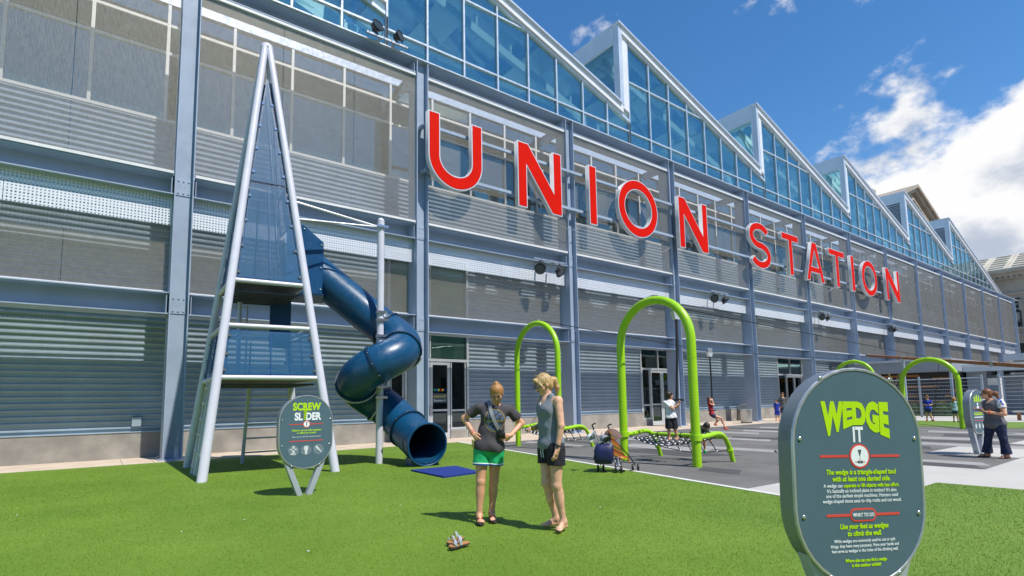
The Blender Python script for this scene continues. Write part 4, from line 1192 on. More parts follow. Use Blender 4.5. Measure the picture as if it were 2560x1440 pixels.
# ------------------------------------------------------------------ zip-line arches
def zip_arch(label, x, y, top, net, hw=1.015, rt=.100):
    t = thing('zip_line_arch', label, 'arch', (x, y, 0), 0, 'green tubular arches of the zip lines')
    zs = top - 1.12
    pts = [(0, hw, -.02), (0, hw, .9), (0, hw, zs * .7)] + [(0, hw * math.cos(a), zs + 1.02 * math.sin(a)) for a in [math.pi * i / 22 for i in range(23)]] + [(0, -hw, zs * .7), (0, -hw, .9), (0, -hw, -.02)]
    MB().tube(pts, rt, 18).build('arch_tube', 'lime', t, True)
    for s in (-1, 1):
        for z in (.62, 2.35):
            MB().cyl((0, s * hw, z - .004 if z > 1 else z - .06), (0, s * hw, z + .004 if z > 1 else z + .06), rt + (.003 if z > 1 else .03), n=18).build('collar', 'lime', t, True)
    MB().tube([(-.05, .32, top - .13), (0, .18, top - .02), (.06, 0, top + .02), (0, -.18, top - .01)], .022, 6).build('cable_clamp', 'galv', t, True)
    if not net: return t
    for s in (-1, 1):
        q = s * (hw + .0)
        p = catmull([Vector(c) for c in ((.08, q, .62), (.42, q, .63), (.80, q, .67), (1.05, q, .60), (1.24, q, .38), (1.40, q, -.02))], 5)
        st = MB().tube(p, .055, 12).build('side_tube', 'lime', t, True)
        MB().ball((.13, q, .62), (.085, .075, .07), 10, 6).build('coupling', 'lime', st, True)
        MB().cyl((1.27, q, .30), (1.30, q, .24), .075, n=12).build('rope_lug', 'lime', st, True)
        for k in range(3): MB().ball((.32 + .17 * k, q - s * .03, .655 + .02 * k), (.045, .04, .03), 8, 5).build('rope_knob', 'lime', st, True)
    MB().cyl((1.02, -hw, .585), (1.02, hw, .585), .05, n=12).build('cross_bar', 'lime', t, True)
    ny, nx = 11, 6
    def gp(i, j):
        u, v = i / nx, j / ny
        sag = .17 * math.sin(math.pi * v) * (1.15 - .8 * u) + .06 * math.sin(math.pi * u)
        return Vector((.06 + .94 * u, hw * .93 * (1 - 2 * v), .60 - sag))
    for i in range(nx): MB().tube([gp(i, j) for j in range(ny + 1)], .012, 5).build('net_rope', 'rope', t, True)
    for j in range(1, ny): MB().tube([gp(i, j) for i in range(nx + 1)], .012, 5).build('net_rope', 'rope', t, True)
    bd = MB().ball((0, 0, 0), .027, 8, 5).mesh('net_bead', 'bead', True)
    for i in range(nx):
        for j in range(1, ny): put('net_bead', bd, t, gp(i, j))
    for j in range(1, ny, 2):
        MB().tube([(1.02 + .062 * math.cos(a), gp(nx, j).y, .585 + .062 * math.sin(a)) for a in [2 * math.pi * k / 10 for k in range(10)]], .012, 5, closed=True).build('rope_loop', 'rope', t)
    low = [Vector((1.29, hw * (1 - 2 * k / 12), .27 - .10 * math.sin(math.pi * k / 12))) for k in range(13)]
    MB().tube(low, .012, 5).build('lower_rope', 'rope', t, True)
    for k in (2, 4, 6, 8, 10): MB().tube([low[k], Vector((1.05, low[k].y + .06, .56))], .012, 5).build('hanger_rope', 'rope', t); put('net_bead', bd, t, low[k])
    return t
zip_arch('lime arch with rope net standing behind the two women, nearest the hall wall', 11.25, 13.48, 4.05, True, rt=.088)
zip_arch('large lime arch with rope net where the boy stands, beside the stroller', 10.40, 8.17, 3.88, True)
zip_arch('lime arch whose top shows just above the foreground sign', 35.4, 13.5, 3.55, False, 1.05)
zip_arch('plain lime arch between the foreground sign and the woman in jeans', 28.9, 8.07, 3.08, False)
def cable(label, p0, pm, p1):
    p0, pm, p1 = Vector(p0), Vector(pm), Vector(p1)
    pts = [p0 + (pm - p0) * i / 8 for i in range(9)] + [pm + (p1 - pm) * i / 8 for i in range(1, 9)]
    tag(MB().tube(pts, .014, 6).build('zip_line_cable', 'black'), label, 'cable', 'steel zip-line cables')
cable('thin zip-line cable between the nearer pair of lime arches', (10.4, 8.17, 3.90), (11.32, 8.17, 3.70), (28.9, 8.07, 3.1))
cable('thin zip-line cable carrying the swinging child, nearer the hall', (11.25, 13.48, 4.07), (20.87, 13.48, 3.45), (35.4, 13.5, 3.57))
MB_guy = MB().tube([(11.25, 13.48, 4.0), (17.4, 17.8, 4.6)], .01, 5)
tag(MB_guy.build('guy_wire', 'galv'), 'thin guy wire from the arch behind the women to the hall column', 'cable')
def zip_seat(label, top, bot, disc_r=.17):
    top, bot = Vector(top), Vector(bot)
    t = thing('zip_line_swing', label, 'zip-line seat', bot, 0, 'zip-line seats')
    d = top - bot
    MB().box(d.x - .16, d.x + .16, -.05 + d.y, .05 + d.y, d.z - .04, d.z + .14).build('trolley', 'galv', t, bevel=.02)
    MB().prism([(d.x - .11, d.z - .22), (d.x + .11, d.z - .22), (d.x + .17, d.z - .041), (d.x - .17, d.z - .041)], d.y - .05, d.y + .05).build('trolley_guard', 'alu', t)
    MB().tube([d - Vector((0, 0, .2)), d * .5 + Vector((.03, 0, 0)), Vector((0, 0, .0))], .032, 8).build('pendulum', 'black', t, True)
    MB().cyl((0, 0, -.05), (0, 0, .0), disc_r, n=18).build('disc', 'black', t, True)
zip_seat('black disc seat and pole the standing boy is holding', (11.32, 8.17, 3.62), (10.98, 8.02, 1.46))
zip_seat('black disc seat and pole carrying the child in red', (20.87, 13.48, 3.44), (20.80, 13.44, .98))

# ------------------------------------------------------------------ stroller and what hangs on it
sx, sy = 8.57, 7.82
rz = facing(sx, sy)
ST = thing('stroller', 'folding stroller with striped seat and brown hood parked at the lawn edge', 'stroller', (sx + .0, sy + .0, 0), rz)
# local: x right in the picture, y away; metres from pixels at about 120 px per metre
def stripe_mat():
    t = NT('stripe_cloth'); x = t.xyz()
    v = t.math('FRACT', t.math('MULTIPLY', t.math('ADD', x[2], t.math('MULTIPLY', x[0], .55)), 5.2))
    r = t.n.new('ShaderNodeValToRGB'); r.color_ramp.interpolation = 'CONSTANT'
    e = r.color_ramp.elements
    e[0].position, e[0].color = 0, (.62, .13, .02, 1); e[1].position, e[1].color = .3, (.03, .05, .02, 1)
    for p, c in ((.42, (.62, .16, .03, 1)), (.6, (.06, .25, .03, 1)), (.75, (.5, .05, .03, 1)), (.88, (.55, .35, .04, 1))):
        q = e.new(p); q.color = c
    t.l.new(v, r.inputs[0]); t.l.new(r.outputs[0], t.b.inputs['Base Color']); t.b.inputs['Roughness'].default_value = .85
stripe_mat()
wheel = MB()
def wheel_pair(x, y, z, nm, ang=0):
    for s in (-1, 1):
        c = Vector((x + s * .055, y, z))
        w = MB().tube([c + Vector((0, .056 * math.cos(a), .056 * math.sin(a))) for a in [2 * math.pi * k / 18 for k in range(18)]], .022, 8, closed=True).build('wheel', 'black', ST, True)
        MB().cyl(c - Vector((.012, 0, 0)), c + Vector((.012, 0, 0)), .044, n=14).build('rim', 'alu', w, True)
    MB().cyl((x - .07, y, z), (x + .07, y, z), .009, n=8).build('axle', 'galv', ST)
WH = [(-.30, -.02, .075), (.06, -.22, .075), (.40, .12, .075), (.06, .34, .075)]
for w in WH: wheel_pair(*w, 'wheel')
handleL, handleR = Vector((-.44, .02, .92)), Vector((-.12, .06, .90))
def rod(pts, r=.012, m_='galv', nm='frame_tube'): MB().tube(pts, r, 8).build(nm, m_, ST, True)
rod([(-.30, -.02, .13), (-.28, .02, .4), (-.36, .04, .75), (-.44, .02, .86)])
rod([(.06, -.22, .12), (.05, -.14, .45), (-.02, -.05, .72), (-.12, .06, .84)])
rod([(.40, .12, .12), (.28, .08, .32), (.08, .0, .55), (-.12, .0, .76)], .012, 'black')
rod([(.06, .34, .12), (-.05, .25, .4), (-.25, .15, .7)], .012, 'black')
rod([(-.12, -.1, .33), (.10, -.2, .14)]); rod([(.12, -.05, .35), (.02, -.2, .14)]); rod([(.14, .02, .22), (.30, .12, .22)], .01, 'bead')
for hpt in (handleL, handleR):
    MB().tube([hpt + Vector((.03, 0, -.06)), hpt, hpt + Vector((-.01, -.02, .03)), hpt + Vector((.03, -.03, .06)), hpt + Vector((.07, -.03, .062))], .015, 8).build('handle', 'black', ST, True)
seat = catmull([Vector(c) for c in ((-.10, 0, .84), (-.06, 0, .6), (-.02, 0, .36), (.12, 0, .28), (.24, 0, .30), (.26, 0, .18))], 4)
m = MB()
for s in (-.17, .17):
    pass
vs = [p + Vector((0, -.17, 0)) for p in seat] + [p + Vector((0, .17, 0)) for p in seat]; n = len(seat)
vs += [p + Vector((.02, -.17, .012)) for p in seat] + [p + Vector((.02, .17, .012)) for p in seat]
m.add(vs, [(i, i + 1, n + i + 1, n + i) for i in range(n - 1)] + [(2 * n + i, 3 * n + i, 3 * n + i + 1, 2 * n + i + 1) for i in range(n - 1)] + [(i, 2 * n + i, 2 * n + i + 1, i + 1) for i in range(n - 1)] + [(n + i, n + i + 1, 3 * n + i + 1, 3 * n + i) for i in range(n - 1)])
m.build('seat', 'stripe_cloth', ST, True)
m = MB().add([(-.08, -.18, .80), (.10, -.18, .52), (.20, -.18, .33), (-.02, -.18, .33), (-.08, -.17, .80), (.10, -.17, .52), (.20, -.17, .33), (-.02, -.17, .33)], [(0, 3, 2, 1), (4, 5, 6, 7), (0, 1, 5, 4), (1, 2, 6, 5), (2, 3, 7, 6), (3, 0, 4, 7)])
m.build('side_panel', 'stripe_cloth', ST)
# hood
def dome(c, r, axis, n=18, m_=8):
    ax = Vector(axis).normalized(); M = Matrix.Translation(c) @ ax.to_track_quat('Z', 'Y').to_matrix().to_4x4()
    o = MB()
    for i in range(m_):
        ph = math.pi / 2 * i / m_
        for j in range(n): o.v.append((r[0] * math.cos(ph) * math.cos(2 * math.pi * j / n), r[1] * math.cos(ph) * math.sin(2 * math.pi * j / n), r[2] * math.sin(ph)))
    o.v.append((0, 0, r[2])); o.v.append((0, 0, r[2] * .35))
    o.f = [(i * n + j, i * n + (j + 1) % n, (i + 1) * n + (j + 1) % n, (i + 1) * n + j) for i in range(m_ - 1) for j in range(n)]
    o.f += [((m_ - 1) * n + j, (m_ - 1) * n + (j + 1) % n, m_ * n) for j in range(n)] + [((j + 1) % n, j, m_ * n + 1) for j in range(n)]
    return o.xform(M)
dome((-.03, .05, .64), (.20, .20, .24), (-.25, .1, 1)).build('hood', 'stroller_brown', ST, True)
# bag
BG = thing('tote_bag', 'large navy blue bag hung over the back of the stroller', 'bag', (sx, sy, 0), rz)
m = MB(); rings = []
for z, hw_, dp, cx in ((.185, .14, .08, -.235), (.20, .175, .10, -.235), (.30, .195, .125, -.23), (.44, .19, .12, -.225), (.54, .175, .09, -.21), (.585, .16, .03, -.20)):
    rings.append([(cx + hw_ * math.copysign(abs(math.cos(a)) ** .62, math.cos(a)) * (1 + .05 * math.sin(7 * a + z * 30)) + .008 * math.sin(5 * a + z * 20), -.17 + dp * math.copysign(abs(math.sin(a)) ** .6, math.sin(a)), z) for a in [2 * math.pi * k / 28 for k in range(28)]])
for Rg in rings: m.v.extend(Rg)
m.f = [(i * 28 + j, i * 28 + (j + 1) % 28, (i + 1) * 28 + (j + 1) % 28, (i + 1) * 28 + j) for i in range(5) for j in range(28)] + [tuple(range(27, -1, -1)), tuple(range(5 * 28, 6 * 28))]
m.build('bag_body', 'navy_bag', BG, True)
for s in (-1, 1): MB().tube([(-.19 + s * .1, -.17, .57), (-.2 + s * .08, -.1, .70), (-.2 + s * .05, -.03, .80)], .011, 6).build('strap', 'strap_grey', BG, True)
def cap(label, c, tilt, material, brim):
    t = thing('sun_cap', label, 'cap', (sx, sy, 0), rz, 'caps hanging on the stroller')
    M = Matrix.Translation(c) @ Matrix.Rotation(tilt, 4, 'Y') @ Matrix.Rotation(-.5, 4, 'X')
    dome((0, 0, 0), (.09, .095, .11), (0, 0, 1)).xform(M).build('crown', material, t, True)
    MB().slab([(brim[0] + .085 * math.cos(a) * (1.25 if math.cos(a) * brim[0] > 0 else .4), .078 * math.sin(a)) for a in [2 * math.pi * k / 24 for k in range(24)]], -.006, .002).xform(M).build('brim', 'cap_white', t, True)
    MB().tube([tuple(M @ Vector((.09 * math.cos(a), .097 * math.sin(a), -.005))) for a in [2 * math.pi * k / 18 for k in range(18)]], .007, 6, closed=True).build('sweatband', 'strap_grey', t, True)
cap('white cap hanging at the left end of the stroller handles', (-.46, -.06, .69), -1.15, 'cap_white', (.07,))
cap('grey and white cap hanging beneath the brown hood', (-.19, -.16, .665), -.75, 'cap_grey', (-.08,))

# ------------------------------------------------------------------ sandals left on the lawn
def sandal(label, loc, rz, mirror):
    t = thing('sandal', label, 'sandal', loc, rz, 'pair of cork sandals left on the lawn')
    out = [(-.125, .0), (-.118, -.03), (-.07, -.034), (0, -.028), (.05, -.040), (.10, -.042), (.128, -.018), (.13, .012), (.115, .034), (.06, .042), (0, .032), (-.07, .034), (-.118, .03)]
    out = [(x, y * mirror) for x, y in out]
    if mirror < 0: out = out[::-1]
    MB().slab(out, 0, .010).build('outsole', 'sole', t)
    MB().slab([(x * .99, y * .98) for x, y in out], .0102, .027).build('footbed', 'cork', t, bevel=.006)
    def strap(pts, w=.02):
        p = catmull([Vector(q) for q in pts], 5); m = MB()
        for i, a in enumerate(p):
            m.v += [(a.x - w / 2, a.y, a.z), (a.x + w / 2, a.y, a.z), (a.x + w / 2, a.y, a.z + .004), (a.x - w / 2, a.y, a.z + .004)]
        for i in range(len(p) - 1):
            for j in range(4): m.f.append((i * 4 + j, i * 4 + (j + 1) % 4, (i + 1) * 4 + (j + 1) % 4, (i + 1) * 4 + j))
        return m
    k = mirror
    strap([(-.01, -.038, .018), (-.012, -.036, .055), (0, 0, .100), (.012, .036, .060), (.01, .040, .018)], .034).build('instep_strap', 'silver_leather', t, True)
    strap([(.035, -.044, .018), (.045, -.034, .044), (.06, 0, .074), (.075, .034, .052), (.07, .042, .018)], .026).build('toe_strap', 'silver_leather', t, True)
    MB().tube([(.09 + .0 * math.cos(a), .022 * k + .014 * math.cos(a), .036 + .018 * math.sin(a)) for a in [math.pi * i / 8 for i in range(9)]], .006, 6).build('toe_loop', 'silver_leather', t, True)
    MB().box(-.012, .012, -.006, .006, .088, .096).build('buckle', 'chrome', t)
_g = lambda x, y: None
sandal('silver-strapped cork sandal on the lawn, nearer of the pair', (3.0, 4.86, .034), math.radians(190), 1)
sandal('silver-strapped cork sandal on the lawn, farther of the pair', (3.06, 5.03, .034), math.radians(203), -1)
for q in range(26):
    px, py = rng.uniform(-1, 6), rng.uniform(5, 11)
    if q < 9:
        sz = rng.uniform(.008, .022)
        tag(MB().box(px, px + sz, py, py + sz * .7, .02, .026).build('litter_scrap', 'bead'), 'tiny pale scrap of litter lying on the lawn', 'litter', 'scraps of litter on the lawn')

# ------------------------------------------------------------------ by the wall
BIN = thing('litter_bin', 'round stainless steel litter bin beside the hall column', 'bin', (29.7, 17.05, 0))
n = 28; m = MB(); prof = [(.29, .0), (.30, .02), (.30, .70), (.315, .72), (.315, .78), (.26, .80), (.24, .74), (.22, .55)]
m.v = [(r * math.cos(2 * math.pi * j / n), r * math.sin(2 * math.pi * j / n), z) for r, z in prof for j in range(n)]
m.f = [(i * n + j, i * n + (j + 1) % n, (i + 1) * n + (j + 1) % n, (i + 1) * n + j) for i in range(len(prof) - 1) for j in range(n)] + [tuple(range(n - 1, -1, -1)), tuple(range(7 * n, 8 * n))]
m.build('bin_body', 'galv', BIN, True)
MB().cyl((0, 0, .04), (0, 0, .08), .304, n=28).build('foot_band', 'black', BIN, True)
FT = thing('drinking_fountain', 'wall-mounted steel drinking fountain box near the child in blue', 'fountain', (33.6, 18.95, 0))
MB().box(-.45, .45, .0, .7, .0, .62).build('pedestal', 'concrete_plinth', FT)
MB().box(-.40, .40, -.1, .69, .622, 1.02).build('basin', 'galv', FT, bevel=.03)
MB().tube([(.1, .1, 1.02), (.1, .05, 1.12), (.1, -.02, 1.1)], .015, 8).build('spout', 'chrome', FT, True)
MB().box(-.3, .3, -.11, -.101, .74, .92).build('front_panel', 'ink_grey', FT)

# ------------------------------------------------------------------ fence and far playground
FN = thing('wire_fence', 'tall grey wire fence across the far end of the play area', 'fence', (43, 7, 0))
ys = [7.2, 5.2, 3.2, 1.2, -.8]
def fz(y): return 2.45
posts = [14.25 - 7, 12.55 - 7, 10.6 - 7, 9.35 - 7, 8.55 - 7, 6.95 - 7, 4.6 - 7, 2.2 - 7, -.2 - 7]
for y in posts: MB().box(-.05, .05, y - .05, y + .05, 0, 2.62).build('post', 'steel_sign', FN)
for a, b in zip(posts, posts[1:]):
    if abs(a - 2.35) < .1: continue
    for z in [.18 + .225 * k for k in range(11)]:
        MB().cyl((0, a - .06, z), (0, b + .06, z), .011 if z < 2.3 else .028, n=6).build('rail', 'steel_sign', FN)
    m = MB(); y = a - .1
    while y > b + .08:
        m.box(-.0025, .0025, y - .0025, y + .0025, .16, 2.45); y -= .09
    m.build('wire_panel', 'steel_sign', FN)
GT = thing('fence_pillar', 'pale stone pillar with dark panel in the fence gap', 'pillar', (44.5, 9.05, 0))
MB().box(-.3, .3, -.28, .28, 0, 2.4).build('pillar_body', 'white_wall', GT)
MB().box(-.33, -.301, -.26, .26, 1.55, 1.95).build('pillar_panel', 'ink_grey', GT)
# pavilion with wood strips
PV = thing('play_pavilion', 'dark pavilion with scattered orange wood strips under a grey canopy behind the fence', 'building', (48, 14.57, 0))
K_ = .857
MB().box(.4, 5.0, -2.75, 1.95, 0, 3.04).build('wall', 'pavilion_dark', PV)
MB().box(-1.3, 6.0, -2.9, 3.1, 3.042, 3.92).build('canopy', 'pavilion_grey', PV)
MB().box(-1.35, -1.301, -2.92, 3.12, 3.84, 3.98).build('canopy_trim', 'alu', PV)
def plank_wall():
    z = .06
    while z < 2.85:
        MB().box(.33, .398, -2.7, 1.9, z, z + .18).build('board', 'pavilion_dark', PV); z += .195
plank_wall()
for y0, y1, z in ((-.5, 1.9, 2.75), (-2.6, -1.3, 2.5), (-1.6, .5, 1.95), (-2.65, -2.25, 1.62), (-2.35, -1.95, 1.25), (-2.05, .8, .85), (-2.65, -2.3, .5), (.5, 1.1, 1.45), (.85, 1.7, .5), (-.35, .25, 1.3)):
    MB().box(.27, .3295, y0, y1, z, z + .17).build('wood_strip', 'wood_strip', PV)
for y in (-2.8, 2.9): MB().box(-1.1, -.95, y, y + .14, 0, 3.04).build('canopy_post', 'steel', PV)
P2 = thing('service_pavilion', 'low pale grey pavilion with flat roof right of the dark wood-strip pavilion', 'building', (49.6, 10.1, 0))
MB().box(0, 7, 0.4, 1.5, 0, 3.0).build('wall', 'pavilion_grey', P2)
MB().box(1.4, 7, -9, .398, 0, 2.75).build('rear_wall', 'pavilion_grey', P2)
MB().box(-.5, 7.2, -9, 1.6, 3.002, 3.45).build('roof', 'cladding', P2)
MB().box(-.55, -.501, -9, 1.62, 3.32, 3.5).build('roof_trim', 'white_frame', P2)
MB().box(1.3, 1.39, -2.3, -1.2, .1, 2.3).build('door_panel', 'white_wall', P2)
for y in (-.4, -3.0, -6.0): MB().box(-.3, .0, y - .14, y + .14, 0, 3.0).build('column', 'steel', P2)
for k in range(12): MB().box(1.3, 1.39, -.2, .2, .45 + .18 * k, .54 + .18 * k).build('louvre_slat', 'black', P2)
P3 = thing('upper_pavilion', 'flat-roofed grey pavilion with dark window band at the right edge', 'building', (66, 8, 0))
MB().box(0, 9, -9, 4.0, 0, 4.35).build('wall', 'pavilion_grey', P3)
MB().box(-.8, 9.5, -9.5, 4.5, 4.352, 4.95).build('roof', 'cladding', P3)
MB().box(-.03, -.001, -6, 3.2, 2.2, 4.1).build('window', 'glass_door', P3)
for y in (-3, 0, 3.2): MB().box(-.08, -.031, y - .06, y + .06, 2.2, 4.1).build('mullion', 'alu', P3)
# tilted timber lever on its post
LV = thing('timber_lever', 'long brown timber lever beam tilted across above the fence', 'lever', (44, 12, 0))
B0, B1 = Vector((45.5, 16.4, 4.4)), Vector((26.6, 3.6, 2.28))
o_ = Vector((44, 12, 0))
bdir = (B1 - B0)
MB().beam(B0 - o_, B1 - o_, .13, .15).build('beam', 'wood', LV, bevel=.01)
for q in (.015, .33, .55, .8):
    c = B0 + bdir * q - o_
    MB().beam(c - bdir.normalized() * .12, c + bdir.normalized() * .12, .20, .23).build('bracket', 'galv', LV)
c = B0 + bdir * .33 - o_
MB().cyl((c.x, c.y, 0), (c.x, c.y, c.z - .15), .07, n=10).build('post', 'steel', LV, True)
c = B0 + bdir * .56 - o_
MB().tube([c, c + Vector((-.3, .4, -c.z + .1))], .012, 5).build('pull_rope', 'rope', LV)
SK = thing('crossed_poles', 'two crossed yellow poles just above the foreground sign edge', 'poles', (45.0, 14.6, 0))
for s in (-1, 1): MB().cyl((0, -.35 * s, 1.2), (.1, .35 * s, 3.0), .06, n=8).build('pole', 'plant_dry', SK, True)
MB().cyl((.15, 0, 0), (.15, 0, 1.9), .06, n=8).build('pole', 'plant_dry', SK, True)
# planting, boulders, bench, exhibit leg
def tuft(label, x, y, h, n_, spread, mt_='plant'):
    t = thing('ornamental_grass', label, 'plant', (x, y, 0), 0, 'clumps of grass by the fence')
    m = MB()
    for k in range(n_):
        a = rng.uniform(0, 2 * math.pi); r0 = rng.uniform(0, spread); L = h * rng.uniform(.6, 1.1); le = rng.uniform(.1, .55) * L
        bx, by = r0 * math.cos(a), r0 * math.sin(a); w = .012
        pts = [(bx, by, 0), (bx + le * .3 * math.cos(a), by + le * .3 * math.sin(a), L * .6), (bx + le * math.cos(a), by + le * math.sin(a), L * rng.uniform(.7, 1.))]
        px_, py_ = -math.sin(a) * w, math.cos(a) * w
        m.add([(pts[0][0] - px_, pts[0][1] - py_, 0), (pts[0][0] + px_, pts[0][1] + py_, 0), (pts[1][0] + px_, pts[1][1] + py_, pts[1][2]), (pts[1][0] - px_, pts[1][1] - py_, pts[1][2]), pts[2]], [(0, 1, 2, 3), (3, 2, 4)])
    m.build('leaves', mt_, t)
for i, (x, y, h, mt_) in enumerate([(46.0, 13.6, 1.0, 'plant'), (46.6, 12.6, 1.1, 'plant'), (45.8, 11.9, .8, 'plant'), (47.2, 13.0, 1.2, 'plant_dry')]):
    tuft(['tall green grass clump at the left end of the fence', 'thick green grass clump behind the far woman in blue', 'low green grass clump right of the far woman in blue', 'pale seeding grass clump farthest behind the fence'][i], x, y, h, 520, .75, mt_)
tuft('small yellow-green shrub by the fence at the right edge', 46.5, 7.3, 1.1, 260, .4, 'plant_dry')
tag(MB().ball((0, 0, .35), (.5, .8, .45), 12, 8).build('boulder', 'boulder'), 'dark blue-grey boulder behind the fence', 'boulder').location = (47.0, 11.35, 0)
bx_ = thing('concrete_block', 'long pale concrete block behind the fence near the child in pale blue', 'block', (46.5, 10.0, 0))
MB().slab([(-.5, -.9), (.5, -.9), (.6, .9), (-.6, .9)], 0, .85).build('block_body', 'white_wall', bx_, bevel=.04)
bn = thing('bench', 'low pale bench at the right edge beyond the lawn strip', 'bench', (39.6, 6.6, 0))
MB().box(-.25, .25, -.8, .8, .42, .5).build('seat', 'white_wall', bn)
for s in (-.6, .6): MB().box(-.2, .2, s - .05, s + .05, 0, .419).build('leg', 'wood', bn)
wt_ = thing('white_table', 'small white table with curved top behind the narrow sign', 'table', (40.5, 8.7, 0))
MB().box(-.4, .4, -.45, .45, .92, 1.0).build('top', 'bead', wt_, bevel=.03)
MB().cyl((0, 0, 0), (0, 0, .919), .08, n=10).build('leg', 'steel', wt_, True)
ex = thing('exhibit_post', 'leaning red and grey exhibit post at the right edge of the lawn strip', 'post', (31.6, 5.15, 0))
MB().beam((0, .1, 0), (0, -.25, .85), .22, .25, (0, 1, 0)).build('lower_post', 'pavilion_grey', ex)
MB().beam((0, -.253, .86), (0, -.6, 1.7), .20, .23, (0, 1, 0)).build('upper_post', 'cloth_red', ex)

# ------------------------------------------------------------------ old stone station house beyond the hall
OS = thing('stone_building', 'old pale stone building with tiled roof and cornice beyond the far end of the hall', 'building', (125, 22, 0))
MB().box(0, 30, -40, 5.2, 0, 20.9).build('wall', 'stone', OS)
for z0, z1, d in ((20.9, 21.5, .5), (21.5, 22.0, .9), (22.0, 22.5, 1.5), (18.2, 18.6, .25), (11.0, 11.5, .3)):
    MB().box(-d, 30, -40, 5.2 + d, z0 + .002, z1).build('cornice', 'stone', OS)
m = MB()
for k in range(60):
    y = 5.6 - .75 * k; MB().box(-.85, -.501, y - .2, y + .2, 21.1, 21.49).build('dentil', 'stone', OS)
for k in range(14):
    y0 = 6.3 - 3.2 * k
    MB().add([(-1.4, y0, 22.5), (-1.4, y0 - 3.1, 22.5), (7, y0 - 3.1, 26.2), (7, y0, 26.2), (-1.4, y0, 22.75), (-1.4, y0 - 3.1, 22.75), (7, y0 - 3.1, 26.45), (7, y0, 26.45)],
             [(0, 1, 2, 3), (4, 7, 6, 5), (0, 4, 5, 1), (1, 5, 6, 2), (2, 6, 7, 3), (3, 7, 4, 0)]).build('roof_sheet', 'roof_tile', OS)
    for q in range(6):
        xx = -1.0 + 1.4 * q; zz = 22.75 + (xx + 1.4) * .44
        MB().box(xx, xx + .5, y0 - 2.6, y0 - .5, zz - .05, zz + .24).build('roof_tile', 'roof_tile', OS)
for k, yc in enumerate((1.0, -5.5, -12.0, -18.5)):
    for z0, z1 in ((12.6, 17.6), (3.5, 9.8)):
        w = MB().box(-.02, .0, yc - 1.9, yc + 1.9, z0, z1).build('window', 'glass_door', OS)
        f = MB()
        for yy in (-1.9, 0, 1.8): f.box(-.12, -.021, yc + yy - .08, yc + yy + .14, z0, z1)
        for zz in (z0, (z0 + z1) / 2, z1 - .16): f.box(-.115, -.022, yc - 1.88, yc + 1.88, zz, zz + .16)
        f.build('frame', 'black', w)
        MB().box(-.35, -.001, yc - 2.2, yc + 2.2, z0 - .4, z0 - .01).build('sill', 'stone', w)
for k in range(8):
    for q in range(7): MB().box(-.14, -.001, 4.9 - 3.4 * q - 1.2 * (k % 2), 5.1 - 3.4 * q + .9 - 1.2 * (k % 2), 1.6 + 2.3 * k, 1.6 + 2.3 * k + 1.9).build('quoin', 'stone', OS) if abs(4.9 - 3.4 * q - 1) > 2.4 and q in (0, 2) else None
# taller block with a pediment behind the last roof teeth
OP = thing('stone_gable', 'tall stone gable with pediment and chimney block rising behind the louvred roof teeth', 'building', (140, 40, 0))
def gable(y0, zlo, zhi):
    x0, x1 = -14, 20
    xc = 3
    MB().prism([(x0, 0), (x1, 0), (x1, zlo), (xc, zhi), (x0, zlo)], y0, y0 + 22).build('wall', 'stone', OP)
    for s, xe in ((-1, x0 - 1.0), (1, x1 + 1.0)):
        for d0, d1, out in ((0., .7, 1.5), (-.8, -.05, .9), (-2.6, -2.0, .4)):
            MB().prism([(xe, zlo - .6 + d0), (xc, zhi + d0), (xc, zhi + d1), (xe, zlo - .6 + d1)] if s > 0 else [(xc, zhi + d0), (xe, zlo - .6 + d0), (xe, zlo - .6 + d1), (xc, zhi + d1)], y0 - out, y0 + 22).build('pediment_moulding', 'stone', OP)
gable(0, 40.5, 47.0)
MB().box(-22.5, -13.5, 2, 12, 30, 42.6).build('chimney_block', 'stone', OP)
MB().box(-23, -13, 1.5, 12.5, 42.602, 43.6).build('chimney_cap', 'stone', OP)
# the long stone block across the plaza, seen only as a reflection in the far roof glass
OB = thing('opposite_building', 'long stone block facing the hall across the plaza, mirrored in the far roof glass', 'building', (45, -42, 0))
MB().box(-120, 95, -20, 0, 0, 22).build('wall', 'stone', OB)
MB().box(-121, 96, -20, .8, 22.002, 23.2).build('cornice', 'stone', OB)
MB().box(20, 42, -16, -3, 23.202, 29).build('roof_block', 'stone', OB)
wm = MB().box(-1.3, 1.3, .001, .05, 0, 3.2).mesh('window', 'glass_door')
for i in range(32):
    for z in (2.5, 8.6, 14.8): put('window', wm, OB, (-112 + 6.4 * i, 0, z))

